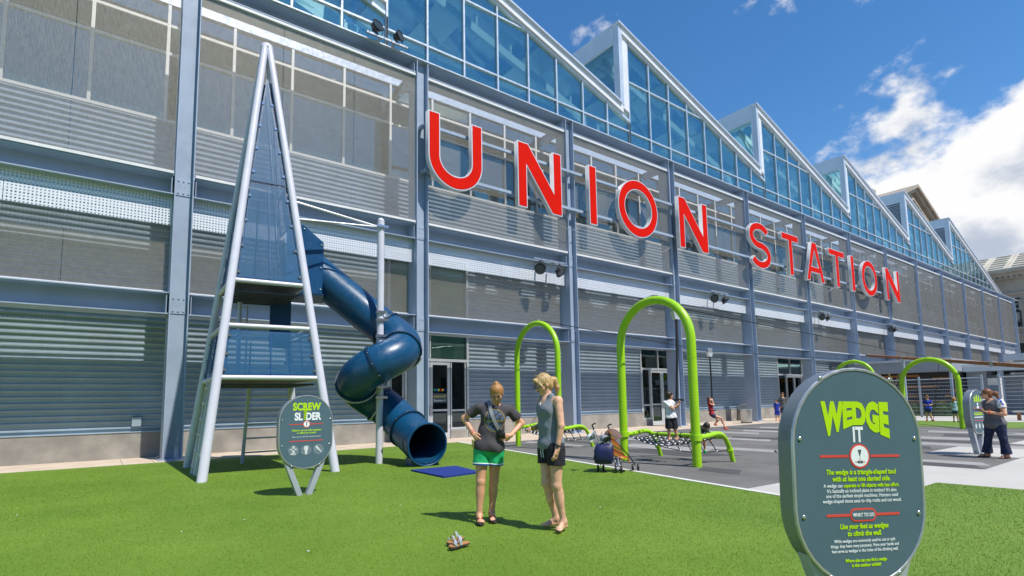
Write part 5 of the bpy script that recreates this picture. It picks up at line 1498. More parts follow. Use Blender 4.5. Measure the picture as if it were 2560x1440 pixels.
# ------------------------------------------------------------------ people: bodies grown as one smooth surface
V = lambda *a: np.array(a, float)
def unit(v): return v / (np.linalg.norm(v) + 1e-9)
class Blob:
    """smooth union of tapered limbs and ellipsoids, turned into one mesh"""
    def __init__(s): s.p = []; s.cut = []
    def cone(s, a, b, r0, r1, k=.02, flat=False): s.p.append(('c', V(*a), V(*b), r0, r1, k, flat)); return s
    def ell(s, c, r, axes=None, k=.03): s.p.append(('e', V(*c), V(*r), np.eye(3) if axes is None else np.array(axes), k)); return s
    def below(s, z, n=(0, 0, 1)): s.cut.append(('p', unit(V(*n)), z)); return s            # keep n.p < z
    def hole(s, a, b, r): s.cut.append(('h', V(*a), V(*b), r)); return s
    def mesh(s, h, wr=0., wf=30., hairlike=None):
        los, his = [], []
        for q in s.p:
            if q[0] == 'c': r = max(q[3], q[4]); los += [np.minimum(q[1], q[2]) - r]; his += [np.maximum(q[1], q[2]) + r]
            else: r = q[2].max(); los += [q[1] - r]; his += [q[1] + r]
        lo = np.min(los, 0) - .04; hi = np.max(his, 0) + .04
        n = np.ceil((hi - lo) / h).astype(int) + 1
        ax = [(lo[i] + h * np.arange(n[i])).astype(np.float32) for i in range(3)]
        F = np.full(n, 1e3, np.float32)
        for q in s.p:
            k = q[5] if q[0] == 'c' else q[4]
            if q[0] == 'c': r = max(q[3], q[4]); a0, a1 = np.minimum(q[1], q[2]) - r, np.maximum(q[1], q[2]) + r
            else: r = q[2].max(); a0, a1 = q[1] - r, q[1] + r
            m = k * 1.5 + .03
            i0 = np.clip(((a0 - m - lo) / h).astype(int), 0, n); i1 = np.clip(((a1 + m - lo) / h).astype(int) + 2, 0, n)
            sl = tuple(slice(i0[i], i1[i]) for i in range(3))
            X, Y, Z = np.meshgrid(*[ax[i][sl[i]] for i in range(3)], indexing='ij')
            if q[0] == 'c':
                a, b = q[1], q[2]; ab = b - a; L2 = ab @ ab + 1e-12
                t = ((X - a[0]) * ab[0] + (Y - a[1]) * ab[1] + (Z - a[2]) * ab[2]) / L2
                tc = np.clip(t, 0, 1)
                d = np.sqrt((X - a[0] - tc * ab[0]) ** 2 + (Y - a[1] - tc * ab[1]) ** 2 + (Z - a[2] - tc * ab[2]) ** 2) - (q[3] + (q[4] - q[3]) * tc)
                if q[6]: d = np.maximum(d, (t - 1) * math.sqrt(L2))
            else:
                c, r, A = q[1], q[2], q[3]
                dx, dy, dz = X - c[0], Y - c[1], Z - c[2]
                u = [(dx * A[i][0] + dy * A[i][1] + dz * A[i][2]) / r[i] for i in range(3)]
                k0 = np.sqrt(u[0] ** 2 + u[1] ** 2 + u[2] ** 2) + 1e-9
                k1 = np.sqrt((u[0] / r[0]) ** 2 + (u[1] / r[1]) ** 2 + (u[2] / r[2]) ** 2) + 1e-9
                d = k0 * (k0 - 1) / k1
            G = F[sl]
            hh = np.maximum(k - np.abs(G - d), 0) / k
            F[sl] = np.minimum(G, d) - hh * hh * k * .25
        X, Y, Z = np.meshgrid(*ax, indexing='ij', sparse=True)
        if wr: F = F + wr * (np.sin(X * wf + 3 * np.sin(Z * wf * .35)) * np.sin(Z * wf * .8 + 2 * np.sin(Y * wf * .6)) + .6 * np.sin((X + Z * .7) * wf * 1.9 + Y * wf))
        if hairlike: F = F + hairlike * np.sin(np.arctan2(Y - s.p[0][1][1], X - s.p[0][1][0]) * 34 + 4 * np.sin(Z * 40))
        for c in s.cut:
            if c[0] == 'p': F = np.maximum(F, c[1][0] * X + c[1][1] * Y + c[1][2] * Z - c[2])
            else:
                a, b = c[1], c[2]; ab = b - a; L2 = ab @ ab + 1e-12
                t = np.clip(((X - a[0]) * ab[0] + (Y - a[1]) * ab[1] + (Z - a[2]) * ab[2]) / L2, 0, 1)
                d = np.sqrt((X - a[0] - t * ab[0]) ** 2 + (Y - a[1] - t * ab[1]) ** 2 + (Z - a[2] - t * ab[2]) ** 2) - c[3]
                F = np.maximum(F, -d)
        return nets(F.astype(np.float32), lo, h)
def nets(F, lo, h):
    S = F < 0; nx, ny, nz = F.shape
    cor = [(i, j, k) for i in (0, 1) for j in (0, 1) for k in (0, 1)]
    g = lambda A, c: A[c[0]:nx - 1 + c[0], c[1]:ny - 1 + c[1], c[2]:nz - 1 + c[2]]
    cnt = sum(g(S, c).astype(np.int8) for c in cor)
    act = (cnt > 0) & (cnt < 8)
    I = np.argwhere(act); m = len(I)
    idx = np.full(act.shape, -1, np.int64); idx[act] = np.arange(m)
    f = {c: F[I[:, 0] + c[0], I[:, 1] + c[1], I[:, 2] + c[2]] for c in cor}
    P_ = np.zeros((m, 3)); w = np.zeros(m)
    for a in cor:
        for q in range(3):
            if a[q]: continue
            b = list(a); b[q] = 1; b = tuple(b)
            x = (f[a] < 0) != (f[b] < 0)
            t = np.where(x, f[a] / np.where(x, f[a] - f[b], 1), 0)
            pos = np.tile(np.array(a, float), (m, 1)); pos[:, q] += t
            P_ += pos * x[:, None]; w += x
    vs = lo + h * (I + P_ / w[:, None])
    quads = []
    for q in range(3):
        o1, o2 = [r for r in range(3) if r != q]
        sl0 = [slice(None)] * 3; sl1 = [slice(None)] * 3
        sl0[q] = slice(0, -1); sl1[q] = slice(1, None)
        A, B = S[tuple(sl0)], S[tuple(sl1)]
        E_ = np.argwhere(A != B)
        if not len(E_): continue
        ok = (E_[:, o1] > 0) & (E_[:, o2] > 0) & (E_[:, o1] < F.shape[o1] - 1) & (E_[:, o2] < F.shape[o2] - 1)
        E_ = E_[ok]; ins = A[tuple(E_.T)]
        def cidx(d1, d2):
            c = E_.copy(); c[:, o1] -= d1; c[:, o2] -= d2; return idx[tuple(c.T)]
        Q = np.stack([cidx(1, 1), cidx(0, 1), cidx(0, 0), cidx(1, 0)], 1)
        flip = ins if q != 1 else ~ins
        Q = np.where(flip[:, None], Q, Q[:, ::-1])
        quads.append(Q)
    Q = np.concatenate(quads); Q = Q[(Q >= 0).all(1)]
    return vs, Q
def soft_mesh(name, blob, h, material, parent, **kw):
    vs, Q = blob.mesh(h, **kw)
    # one relaxing pass takes the voxel steps out
    for _ in range(1):
        acc = np.zeros_like(vs); c = np.zeros(len(vs))
        for i in range(4):
            np.add.at(acc, Q[:, i], vs[Q[:, (i + 1) % 4]] + vs[Q[:, (i - 1) % 4]]); np.add.at(c, Q[:, i], 2)
        vs = vs * .55 + .45 * acc / np.maximum(c, 1)[:, None]
    me = bpy.data.meshes.new(name)
    me.vertices.add(len(vs)); me.vertices.foreach_set('co', vs.ravel())
    me.loops.add(4 * len(Q)); me.loops.foreach_set('vertex_index', Q.ravel().astype(np.int32))
    me.polygons.add(len(Q)); me.polygons.foreach_set('loop_start', np.arange(0, 4 * len(Q), 4, dtype=np.int32)); me.polygons.foreach_set('loop_total', np.full(len(Q), 4, np.int32))
    me.polygons.foreach_set('use_smooth', np.ones(len(Q), bool))
    me.update(); me.validate()
    me.materials.append(MATS[material])
    return put(name, me, parent)

class Person:
    """joints in the person's frame: x to the picture's right, y away from the camera, z up"""
    def __init__(s, label, xy, J, front, face, skin='skin', r=1., head=1., h=.008, z0=0., girth=1., female=True, group=None, rz=None):
        s.t = thing('person', label, 'person', (xy[0], xy[1], z0), facing(*xy) if rz is None else rz, group)
        s.J = {k: V(*v) for k, v in J.items()}; s.r, s.hs, s.h, s.skin, s.g, s.fem = r, head, h, skin, girth, female
        J = s.J
        s.u = unit(J['neck'] - J['pel'])
        l = J['sh_r'] - J['sh_l']; s.l = unit(l - s.u * (l @ s.u)); s.n = np.cross(s.u, s.l)
        if s.n @ V(*front) < 0: s.n = -s.n
        s.ax = (s.l, s.n, s.u)
        s.f = unit(V(*face)); hr = unit(np.cross(s.f, V(0, 0, 1))); s.hu = np.cross(hr, s.f); s.hr = hr
        s.hax = (hr, s.f, s.hu)
    def torso(s, B, o=0., k=.05, hem=None, wide=1.):
        J, r, g = s.J, s.r, s.g
        w = J['pel'] + (J['neck'] - J['pel']) * .42; c = J['pel'] + (J['neck'] - J['pel']) * .74
        B.ell(J['pel'] + s.u * .02 * r, V(.158 * g * wide * r + o, .112 * g * r + o, .12 * r + o), s.ax, k)
        B.ell(w, V(.122 * g * wide * r + o, .092 * g * r + o, .15 * r + o), s.ax, k)
        B.ell(c, V(.145 * g * r + o, .105 * g * r + o, .15 * r + o), s.ax, k)
        if s.fem and r > .85:
            B.ell(c + s.n * .052 * r * g - s.u * .02, V(.105 * g + o, .055 * g + o, .062 * g + o), s.ax, .06)
        return B
    def shoulders(s, B, o=0.):
        J, r = s.J, s.r
        for q in 'lr':
            B.cone(J['neck'] - s.u * .05 * r, J['sh_' + q] - s.u * .012 * r, .058 * r + o, .05 * r + o, .05)
        return B
    def leg(s, B, q, o=0., a=0., b=1., flare=0., k=.022):
        """from a share a of the thigh down to b (1 = knee, 2 = ankle)"""
        J, r = s.J, s.r; H, K, A = J['hip_' + q], J['knee_' + q], J['ank_' + q]
        R = lambda t: ((.090 + (.054 - .090) * t) if t < 1 else (.054 + (.034 - .054) * (t - 1))) * r * (s.g if t < 1 else 1 + (s.g - 1) * .5)
        Pt = lambda t: H + (K - H) * t if t < 1 else K + (A - K) * (t - 1)
        B.cone(Pt(a), Pt(min(b, 1)), R(a) + o, R(min(b, 1)) + o + (flare if b <= 1 else 0), k, b <= 1 and o > 0)
        if b > 1: B.cone(K, Pt(b), R(1.001) + o, R(b) + o + flare, k, o > 0)
        if b >= 2 and not o:
            back = -unit(J['toe_' + q] - A); back[2] = 0
            B.ell(K + (A - K) * .32 + back * .016 * r, V(.049, .049, .125) * r, None, .03)
            B.ell(K + V(0, 0, -.005) - back * .008 * r, V(.044, .044, .05) * r, None, .02)
        return B
    def foot(s, B, q, o=0., toes=True):
        J, r = s.J, s.r; A, T = J['ank_' + q], J['toe_' + q]
        d = T - A; d[2] = 0; d = unit(d); sd = V(-d[1], d[0], 0)
        heel = V(A[0], A[1], T[2]) - d * .035 * r + V(0, 0, .028 * r)
        ball = T - d * .045 * r + V(0, 0, .014 * r)
        B.cone(A, heel, .034 * r + o, .030 * r + o, .03); B.cone(A - V(0, 0, .012), ball + V(0, 0, .006 * r), .032 * r + o, .016 * r + o, .03)
        B.cone(heel - V(0, 0, .004), ball - sd * .014 * r, .025 * r + o, .017 * r + o, .02); B.cone(heel - V(0, 0, .004), ball + sd * .014 * r, .025 * r + o, .017 * r + o, .02)
        B.cone(ball - sd * .026 * r, ball + sd * .026 * r, .016 * r + o, .016 * r + o, .015)
        if o: B.cone(ball, T - d * .01 * r + V(0, 0, .012 * r), .03 * r + o * .3, .024 * r, .02)
        if toes:
            for i in range(5):
                p = ball + sd * (.036 - .0175 * i) * r * (1 if q == 'l' else -1) - d * .006 * abs(i - 1)
                B.cone(p, p + d * (.05 - .006 * i) * r - V(0, 0, .005 * r), .0118 * r if i == 0 else .009 * r, .0112 * r if i == 0 else .0082 * r, .004)
        return B
    def arm(s, B, q, o=0., b=2., flare=0., k=.016):
        J, r = s.J, s.r; S_, E_, W_ = J['sh_' + q], J['el_' + q], J['wr_' + q]
        Pt = lambda t: S_ + (E_ - S_) * t if t < 1 else E_ + (W_ - E_) * (t - 1)
        R = lambda t: (.048 + (.039 - .048) * t if t < 1 else .039 + (.026 - .039) * (t - 1)) * r * (1 + (s.g - 1) * .7)
        B.cone(S_, Pt(min(b, 1)), R(0) + o, R(min(b, 1)) + o + (flare if b <= 1 else 0), k, b <= 1 and o > 0)
        if b > 1: B.cone(E_, Pt(b), R(1) + o, R(b) + o, k)
        return B
    def hand(s, B, q, curl=.5, palm=None):
        J, r = s.J, s.r; W_, H_ = J['wr_' + q], J['hd_' + q]
        d = unit(H_ - W_); pn = unit(V(*(palm or (0, 1, 0))) - d * (V(*(palm or (0, 1, 0))) @ d)); sd = np.cross(d, pn)
        c = W_ + d * .05 * r
        B.cone(W_, W_ + d * .03 * r, .025 * r, .026 * r, .02)
        B.ell(c, V(.036, .016, .045) * r, (sd, pn, d), .014)
        for i in range(4):
            b0 = W_ + d * .085 * r + sd * (.029 - .0195 * i) * r
            L = (.036, .040, .037, .030)[i] * r
            d1 = unit(d * math.cos(curl) + pn * math.sin(curl)); d2 = unit(d * math.cos(curl * 2.1) + pn * math.sin(curl * 2.1))
            B.cone(b0 - d * .02 * r, b0 + d1 * L, .0092 * r, .0085 * r, .003); B.cone(b0 + d1 * L, b0 + d1 * L + d2 * L * .9, .0085 * r, .0072 * r, .003)
        tb = W_ + d * .025 * r + sd * .028 * r
        td = unit(d * .75 + sd * .6 + pn * .3)
        B.cone(tb, tb + td * .04 * r, .013 * r, .0105 * r, .01); B.cone(tb + td * .04 * r, tb + td * .04 * r + unit(d + pn * .4) * .03 * r, .0105 * r, .008 * r, .006)
        return B
    def headshape(s, B):
        J, q = s.J, s.hs; c = J['head']; f, u, rr = s.f, s.hu, s.hr
        B.cone(J['neck'] - s.u * .03, c - u * .05 * q - f * .015 * q, .052 * s.r, .05 * q, .03)
        B.ell(c + u * .012 * q - f * .008 * q, V(.074, .09, .098) * q, s.hax, .02)
        B.ell(c - u * .05 * q + f * .028 * q, V(.055, .058, .064) * q, s.hax, .03)
        B.ell(c - u * .098 * q + f * .062 * q, V(.022, .018, .016) * q, s.hax, .025)
        B.cone(c + f * .078 * q + u * .004 * q, c + f * .104 * q - u * .036 * q, .009 * q, .0125 * q, .015)
        for sg in (-1, 1):
            B.ell(c + f * .058 * q + rr * sg * .04 * q - u * .03 * q, V(.026, .022, .024) * q, s.hax, .025)
            B.ell(c + rr * sg * .076 * q - u * .012 * q - f * .005 * q, V(.010, .020, .03) * q, s.hax, .008)
            B.ell(c + f * .076 * q + rr * sg * .032 * q + u * .022 * q, V(.026, .012, .009) * q, s.hax, .012)
        return B
    def body(s, feet=True, curl=(.5, .5), palms=(None, None), hands=True):
        B = Blob(); s.torso(B); s.shoulders(B)
        for i, q in enumerate('lr'):
            s.leg(B, q, 0, 0, 2); s.arm(B, q)
            if hands: s.hand(B, q, curl[i], palms[i])
            if feet: s.foot(B, q)
        s.headshape(B)
        s.bm = soft_mesh('body', B, s.h, s.skin, s.t)
        # features of the face
        q = s.hs; c = s.J['head']
        for sg in (-1, 1):
            e = c + s.f * .080 * q + s.hr * sg * .032 * q + s.hu * .004 * q
            MB().ball(tuple(e), (.013 * q, .013 * q, .009 * q), 10, 6).build('eye', 'bead', s.t, True)
            MB().ball(tuple(e + s.f * .008 * q), (.0062 * q,) * 3, 8, 5).build('iris', 'hair_dark', s.t, True)
            b0 = c + s.f * .086 * q + s.hr * sg * .016 * q + s.hu * .026 * q; b1 = c + s.f * .074 * q + s.hr * sg * .05 * q + s.hu * .027 * q
            MB().tube([tuple(b0), tuple((b0 + b1) / 2 + s.hu * .006 * q + s.f * .004 * q), tuple(b1)], .0042 * q, 5).build('eyebrow', 'hair_brown', s.t, True)
        m = c + s.f * .087 * q - s.hu * .060 * q
        MB().tube([tuple(m - s.hr * .024 * q - s.f * .008 * q), tuple(m), tuple(m + s.hr * .024 * q - s.f * .008 * q)], .0062 * q, 6).build('lips', 'lip', s.t, True)
        return s
    def glasses(s):
        q = s.hs; c = s.J['head']; m = MB()
        for sg in (-1, 1):
            e = c + s.f * .105 * q + s.hr * sg * .034 * q + s.hu * .0 * q
            ring = [tuple(e + s.hr * .028 * q * math.cos(a) + s.hu * .019 * q * math.sin(a)) for a in [2 * math.pi * i / 16 for i in range(16)]]
            m.tube(ring, .003 * q, 5, closed=True)
            m.tube([tuple(e + s.hr * sg * .028 * q), tuple(c + s.hr * sg * .082 * q - s.f * .01 * q + s.hu * .008 * q)], .003 * q, 5)
        m.tube([tuple(c + s.f * .108 * q - s.hr * .008 * q), tuple(c + s.f * .108 * q + s.hr * .008 * q)], .003 * q, 5)
        m.build('glasses', 'black', s.t, True); return s
    def hair(s, material, style, name='hair'):
        q = s.hs; c = s.J['head']; f, u, rr = s.f, s.hu, s.hr
        B = Blob()
        B.ell(c + u * .026 * q - f * .016 * q, V(.086, .098, .098) * q, s.hax, .02)
        B.ell(c - f * .05 * q - u * .02 * q, V(.078, .06, .085) * q, s.hax, .02)
        # keep the face free
        B.hole(tuple(c + f * .125 * q - u * .08 * q), tuple(c + f * .12 * q - u * .012 * q), .072 * q)
        st = Blob(); extra = False
        if style == 'bun':
            p = c + u * .115 * q - f * .03 * q; B.ell(p, V(.034, .034, .036) * q, s.hax, .02); B.cone(p, p + u * .03 * q + rr * .03 * q, .014 * q, .006 * q, .01)
        if style == 'pony':
            p = c - f * .105 * q + u * .02 * q; B.cone(p, p - f * .04 * q - u * .03 * q, .03 * q, .034 * q, .02); B.cone(p - f * .04 * q - u * .03 * q, p - f * .045 * q - u * .12 * q, .037 * q, .03 * q, .02); B.cone(p - f * .045 * q - u * .12 * q, p - f * .02 * q - u * .2 * q, .03 * q, .008 * q, .02); B.cone(c + f * .085 * q + u * .075 * q, c + f * .06 * q + rr * .07 * q + u * .0 * q, .02 * q, .012 * q, .02); B.cone(c + f * .085 * q + u * .075 * q, c + f * .06 * q - rr * .075 * q - u * .01 * q, .02 * q, .012 * q, .02)
        if style == 'bigpony':
            p = c - f * .11 * q - u * .0 * q; B.ell(p - f * .035 * q, V(.05, .05, .055) * q, s.hax, .02); B.cone(p - f * .05 * q, p - f * .085 * q - u * .12 * q, .048 * q, .02 * q, .03)
        if style == 'long':
            B.cone(c - f * .05 * q, c - f * .085 * q - u * .2 * q, .075 * q, .05 * q, .03); 
            for sg in (-1, 1): B.cone(c + rr * sg * .07 * q - f * .02 * q, c + rr * sg * .07 * q - f * .05 * q - u * .16 * q, .03 * q, .02 * q, .02)
        o = soft_mesh(name, B, max(s.h * .8, .005), material, s.t, wr=.0007, wf=60)
        return o
    def strands(s, material, n=14, out=.03):
        q = s.hs; c = s.J['head']; m = MB()
        for i in range(n):
            a = rng.uniform(0, 2 * math.pi); p = c + s.hu * .10 * q + (s.hr * math.cos(a) + s.f * math.sin(a) * .9) * .07 * q * rng.uniform(.5, 1.2)
            e = p + (s.hr * rng.uniform(-1, 1) + s.hu * rng.uniform(-.3, 1.) + s.f * rng.uniform(-.3, 1)) * out
            m.tube([tuple(p), tuple((p + e) / 2 + V(0, 0, .012)), tuple(e)], .0007, 4)
        m.build('stray_hair', material, s.t)
    def shirt(s, material, o=.012, hem=-.02, sleeve=.62, neck_r=.075, name='shirt', wr=.0045, hem_wide=.012, deep=0., flare=.014):
        J, r = s.J, s.r; B = Blob(); s.torso(B, o); s.shoulders(B, o)
        B.ell(J['pel'] + s.u * .03 * r, V(.165 * s.g * r + o + hem_wide, .122 * s.g * r + o + hem_wide, .14 * r + o), s.ax, .05)
        B.ell(J['pel'] + (J['neck'] - J['pel']) * .36, V(.146 * s.g * r + o, .106 * s.g * r + o, .19 * r + o), s.ax, .05)
        if sleeve > 0:
            for q in 'lr': s.arm(B, q, o, sleeve, flare)
        B.below(-(J['pel'] @ s.u + hem), -s.u)
        nb = J['neck'] + s.u * .02 * r
        B.hole(tuple(nb - s.u * .01 + s.n * .015 * r), tuple(nb + s.u * .15), neck_r * r)
        if deep: B.hole(tuple(nb - s.u * deep + s.n * .10 * r), tuple(nb + s.u * .05 + s.n * .06 * r), .065 * r)
        return soft_mesh(name, B, s.h, material, s.t, wr=wr, wf=19 / max(r, .5))
    def tank(s, material, o=.011, hem=-.04, name='tank_top'):
        J, r = s.J, s.r; B = Blob(); s.torso(B, o)
        B.ell(J['pel'] + s.u * .03 * r, V(.158 * r + o, .114 * r + o, .13 * r + o), s.ax, .05)
        B.ell(J['pel'] + (J['neck'] - J['pel']) * .36, V(.136 * r + o, .10 * r + o, .18 * r + o), s.ax, .05)
        for q, sg in (('l', -1), ('r', 1)):
            top = J['neck'] + (J['sh_' + q] - J['neck']) * .52 + s.u * .028 * r
            B.cone(tuple(J['neck'] - s.u * .16 * r + (J['sh_' + q] - J['neck']) * .42 + s.n * .06 * r), tuple(top + s.n * .02), .034 * r, .026 * r, .04)
            B.cone(tuple(top + s.n * .02), tuple(J['neck'] - s.u * .16 * r + (J['sh_' + q] - J['neck']) * .42 - s.n * .07 * r), .026 * r, .034 * r, .04)
        B.below(-(J['pel'] @ s.u + hem), -s.u)
        nb = J['neck']
        B.hole(tuple(nb - s.u * .035 + s.n * .10 * r), tuple(nb + s.u * .12 + s.n * .05), .050 * r)
        B.hole(tuple(nb - s.u * .0 - s.n * .01), tuple(nb + s.u * .2), .058 * r)
        for q in 'lr':
            B.hole(tuple(J['sh_' + q] + s.u * .10), tuple(J['sh_' + q] - s.u * .06 + (J['sh_' + q] - J['neck']) * .16), .062 * r)
        return soft_mesh(name, B, s.h, material, s.t, wr=.004, wf=20)
    def shorts(s, material, length=.5, o=.014, top=.10, flare=.012, name='shorts', band=None):
        J, r = s.J, s.r; B = Blob()
        B.ell(J['pel'] + s.u * .02 * r, V(.158 * s.g * r + o, .112 * s.g * r + o, .12 * r + o), s.ax, .05)
        for q in 'lr': s.leg(B, q, o, 0, length, flare, .02)
        B.below(J['pel'] @ s.u + top * r, s.u)
        return soft_mesh(name, B, s.h, material, s.t, wr=.0022, wf=28 / max(r, .5))
    def hem_band(s, material, l0, l1, o, flare, name='hem_trim'):
        J = s.J
        for q in 'lr':
            H, K = J['hip_' + q], J['knee_' + q]
            R = lambda t: (.090 + (.058 - .090) * t) * s.r * s.g
            B = Blob(); a, b = H + (K - H) * l0, H + (K - H) * l1
            B.cone(tuple(a), tuple(b), R(l0) + o + flare * .9, R(l1) + o + flare, .02, True)
            d = unit(K - H); B.below(-(a @ d), -d)
            soft_mesh(name, B, s.h, material, s.t)
    def trousers(s, material, o=.014, flare=.03, name='jeans'):
        B = Blob(); J, r = s.J, s.r
        B.ell(J['pel'] + s.u * .02 * r, V(.158 * s.g * r + o, .118 * s.g * r + o, .13 * r + o), s.ax, .05)
        for q in 'lr':
            s.leg(B, q, o, 0, 1.0, 0); s.leg(B, q, o, .9, 1.95, flare)
        B.below(J['pel'] @ s.u + .12 * r, s.u)
        return soft_mesh(name, B, s.h, material, s.t, wr=.003, wf=24)
    def shoes(s, material, name='shoe'):
        for q in 'lr':
            B = Blob(); s.foot(B, q, .010 * s.r, False); A = s.J['ank_' + q]
            B.below(A[2] + .015 * s.r)
            soft_mesh(name, B, max(s.h * .8, .006), material, s.t)
    def flipflops(s, material):
        for q in 'lr':
            A, T = s.J['ank_' + q], s.J['toe_' + q]; d = T - A; d[2] = 0; L = np.linalg.norm(d); d = d / L; sd = V(-d[1], d[0], 0)
            c0 = V(A[0], A[1], 0)
            out = []
            for i in range(24):
                a = 2 * math.pi * i / 24; x = math.cos(a) * (.135) + .055; w = (.046 + .010 * math.cos(a)) * math.sin(a)
                p = c0 + d * x + sd * w; out.append((p[0], p[1]))
            z = T[2]
            fo = MB().slab(out, z - .020, z - .002).build('flip_flop', material, s.t)
            b = c0 + d * .12; top = V(b[0], b[1], z + .045)
            for sg in (-1, 1):
                e = c0 + d * .05 + sd * sg * .042
                MB().tube([tuple(V(*(c0 + d * .135)[:2], z + .022)), tuple(V(*(c0 + d * .105 + sd * sg * .018)[:2], z + .052)), (e[0], e[1], z + .012)], .005, 6).build('thong', 'cloth_red', fo, True)

def ground_at(px, t):
    """ground point straight below the picture column px at a depth of t metres"""
    d = _f + _r * ((px - PX_CX) / PX_F) - _u * ((1000 - PX_CY) / PX_F)
    return (d.x * t, d.y * t)

# printed tee: a ring with blue lettering-like marks on charcoal
def tee_mat():
    t = NT('printed_tee'); x = t.xyz()
    dx = t.math('SUBTRACT', x[0], .105); dz = t.math('SUBTRACT', x[2], 1.225)
    rr = t.math('SQRT', t.math('ADD', t.math('POWER', t.math('DIVIDE', dx, .125), 2.), t.math('POWER', t.math('DIVIDE', dz, .135), 2.)))
    ring = t.math('MULTIPLY', t.ramp(rr, .93, .96), t.ramp(rr, 1.04, 1.01))
    front = t.math('LESS_THAN', x[1], .0)
    ins = t.math('LESS_THAN', rr, .86)
    blk = t.ramp(t.noise(26, 2, .5, stretch=(1, .3, 1.6)), .50, .54)
    yl = t.math('MULTIPLY', t.math('LESS_THAN', t.math('ABSOLUTE', t.math('ADD', dz, .012)), .012), ins)
    base = t.mix(t.ramp(t.noise(300, 2), .3, .7, 0, 1), (.05, .045, .055), (.075, .068, .078))
    c = t.mix(t.math('MULTIPLY', t.math('MULTIPLY', ins, blk), t.math('MULTIPLY', front, .8)), base, (.10, .19, .34))
    c = t.mix(t.math('MULTIPLY', yl, t.math('MULTIPLY', front, .6)), c, (.35, .32, .06))
    c = t.mix(t.math('MULTIPLY', ring, t.math('MULTIPLY', front, .65)), c, (.38, .30, .08))
    t.set(t.b.inputs['Base Color'], c); t.b.inputs['Roughness'].default_value = .9
    t.bump(t.noise(14, 4), .35, .02)
tee_mat()
def heather():
    t = NT('heather_grey')
    c = t.mix(t.ramp(t.noise(60, 4, .7, stretch=(1, 1, 9)), .3, .7), (.115, .135, .165), (.27, .295, .34))
    t.set(t.b.inputs['Base Color'], c); t.b.inputs['Roughness'].default_value = .85; t.bump(t.noise(10, 4), .4, .02)
heather()
def floral():
    t = NT('floral'); n = t.n.new('ShaderNodeTexVoronoi'); n.inputs['Scale'].default_value = 26; t.l.new(t.tc.outputs['Object'], n.inputs[0])
    r = t.n.new('ShaderNodeValToRGB'); r.color_ramp.interpolation = 'CONSTANT'; e = r.color_ramp.elements
    e[0].color = (.75, .76, .8, 1); e[1].position = .45; e[1].color = (.06, .12, .45, 1)
    for p, c in ((.6, (.7, .7, .75, 1)), (.72, (.7, .45, .08, 1)), (.8, (.15, .4, .5, 1)), (.88, (.75, .75, .8, 1))):
        q = e.new(p); q.color = c
    t.l.new(n.outputs['Color'], r.inputs[0]); t.l.new(r.outputs[0], t.b.inputs['Base Color']); t.b.inputs['Roughness'].default_value = .85
floral()

# woman with hands on her hips
J1 = dict(pel=(.03, .0, .90), neck=(.115, -.01, 1.455), head=(.135, -.075, 1.595), sh_l=(-.075, .0, 1.425), sh_r=(.295, .03, 1.385),
          el_l=(-.275, .07, 1.285), wr_l=(-.155, -.03, 1.09), hd_l=(-.115, -.08, 1.03), el_r=(.445, .09, 1.205), wr_r=(.30, -.07, 1.065), hd_r=(.235, -.115, 1.05),
          hip_l=(-.055, .0, .87), hip_r=(.115, .01, .87), knee_l=(-.075, -.04, .50), knee_r=(.09, .03, .50), ank_l=(-.095, -.06, .095), ank_r=(.055, .05, .10),
          toe_l=(-.075, -.225, .03), toe_r=(.085, -.115, .03))
J1 = {k: (v[0], v[1], v[2] * .972) for k, v in J1.items()}
w1 = Person('woman in charcoal printed tee and green shorts, hands on hips, looking down', (3.90, 5.67), J1, (0, -1, 0), (-.05, -.85, -.52), 'skin', 1., 1.0, .005, z0=.02, group='people at the playground')
w1.body(curl=(.5, .55), palms=((.6, .6, 0), (-.5, .7, 0)))
w1.shirt('printed_tee', .012, -.025, .62, .072)
w1.shorts('cloth_green', .44, .018, .10, .012)
w1.hem_band('cloth_blue', .43, .475, .020, .012, 'hem_trim')
w1.hair('hair_strawberry', 'bun'); w1.strands('hair_strawberry', 14); w1.glasses(); w1.flipflops('sole')
w1.hem_band('ink_white', .395, .432, .023, .012, 'hem_stripe')
def strap_path(p, pts, w, material, name):
    q = catmull([Vector(a) for a in pts], 6); m = MB()
    for i, a in enumerate(q):
        d = (q[min(i + 1, len(q) - 1)] - q[max(i - 1, 0)]).normalized(); sd = d.cross(Vector((0, -1, 0))).normalized() * w / 2
        m.v += [tuple(a - sd), tuple(a + sd), tuple(a + sd + Vector((0, .006, 0))), tuple(a - sd + Vector((0, .006, 0)))]
    for i in range(len(q) - 1):
        for j in range(4): m.f.append((i * 4 + j, i * 4 + (j + 1) % 4, (i + 1) * 4 + (j + 1) % 4, (i + 1) * 4 + j))
    m.build(name, material, p.t, True)
strap_path(w1, [(.035, .0, 1.465), (.045, -.09, 1.405), (.07, -.145, 1.30), (.115, -.15, 1.19), (.165, -.13, 1.09), (.205, -.11, 1.02)], .042, 'strap_grey', 'bag_strap')
B = Blob(); B.ell((.18, -.12, 1.06), (.042, .028, .05)); B.ell((.205, -.115, 1.035), (.035, .025, .035)); B.ell((.16, -.125, 1.09), (.03, .02, .03)); soft_mesh('hip_pouch', B, .006, 'black', w1.t, wr=.004, wf=60)
def bracelet(p, q, off, mt_, r_=.031, tk=.006, name='wristband'):
    W_, E_ = p.J['wr_' + q], p.J['el_' + q]; d = unit(E_ - W_); a1 = unit(np.cross(d, V(.2, 1, .1))); a2 = np.cross(d, a1); c = W_ + d * off
    MB().tube([tuple(c + (a1 * math.cos(a) + a2 * math.sin(a)) * r_) for a in [2 * math.pi * k / 18 for k in range(18)]], tk, 6, closed=True).build(name, mt_, p.t, True)
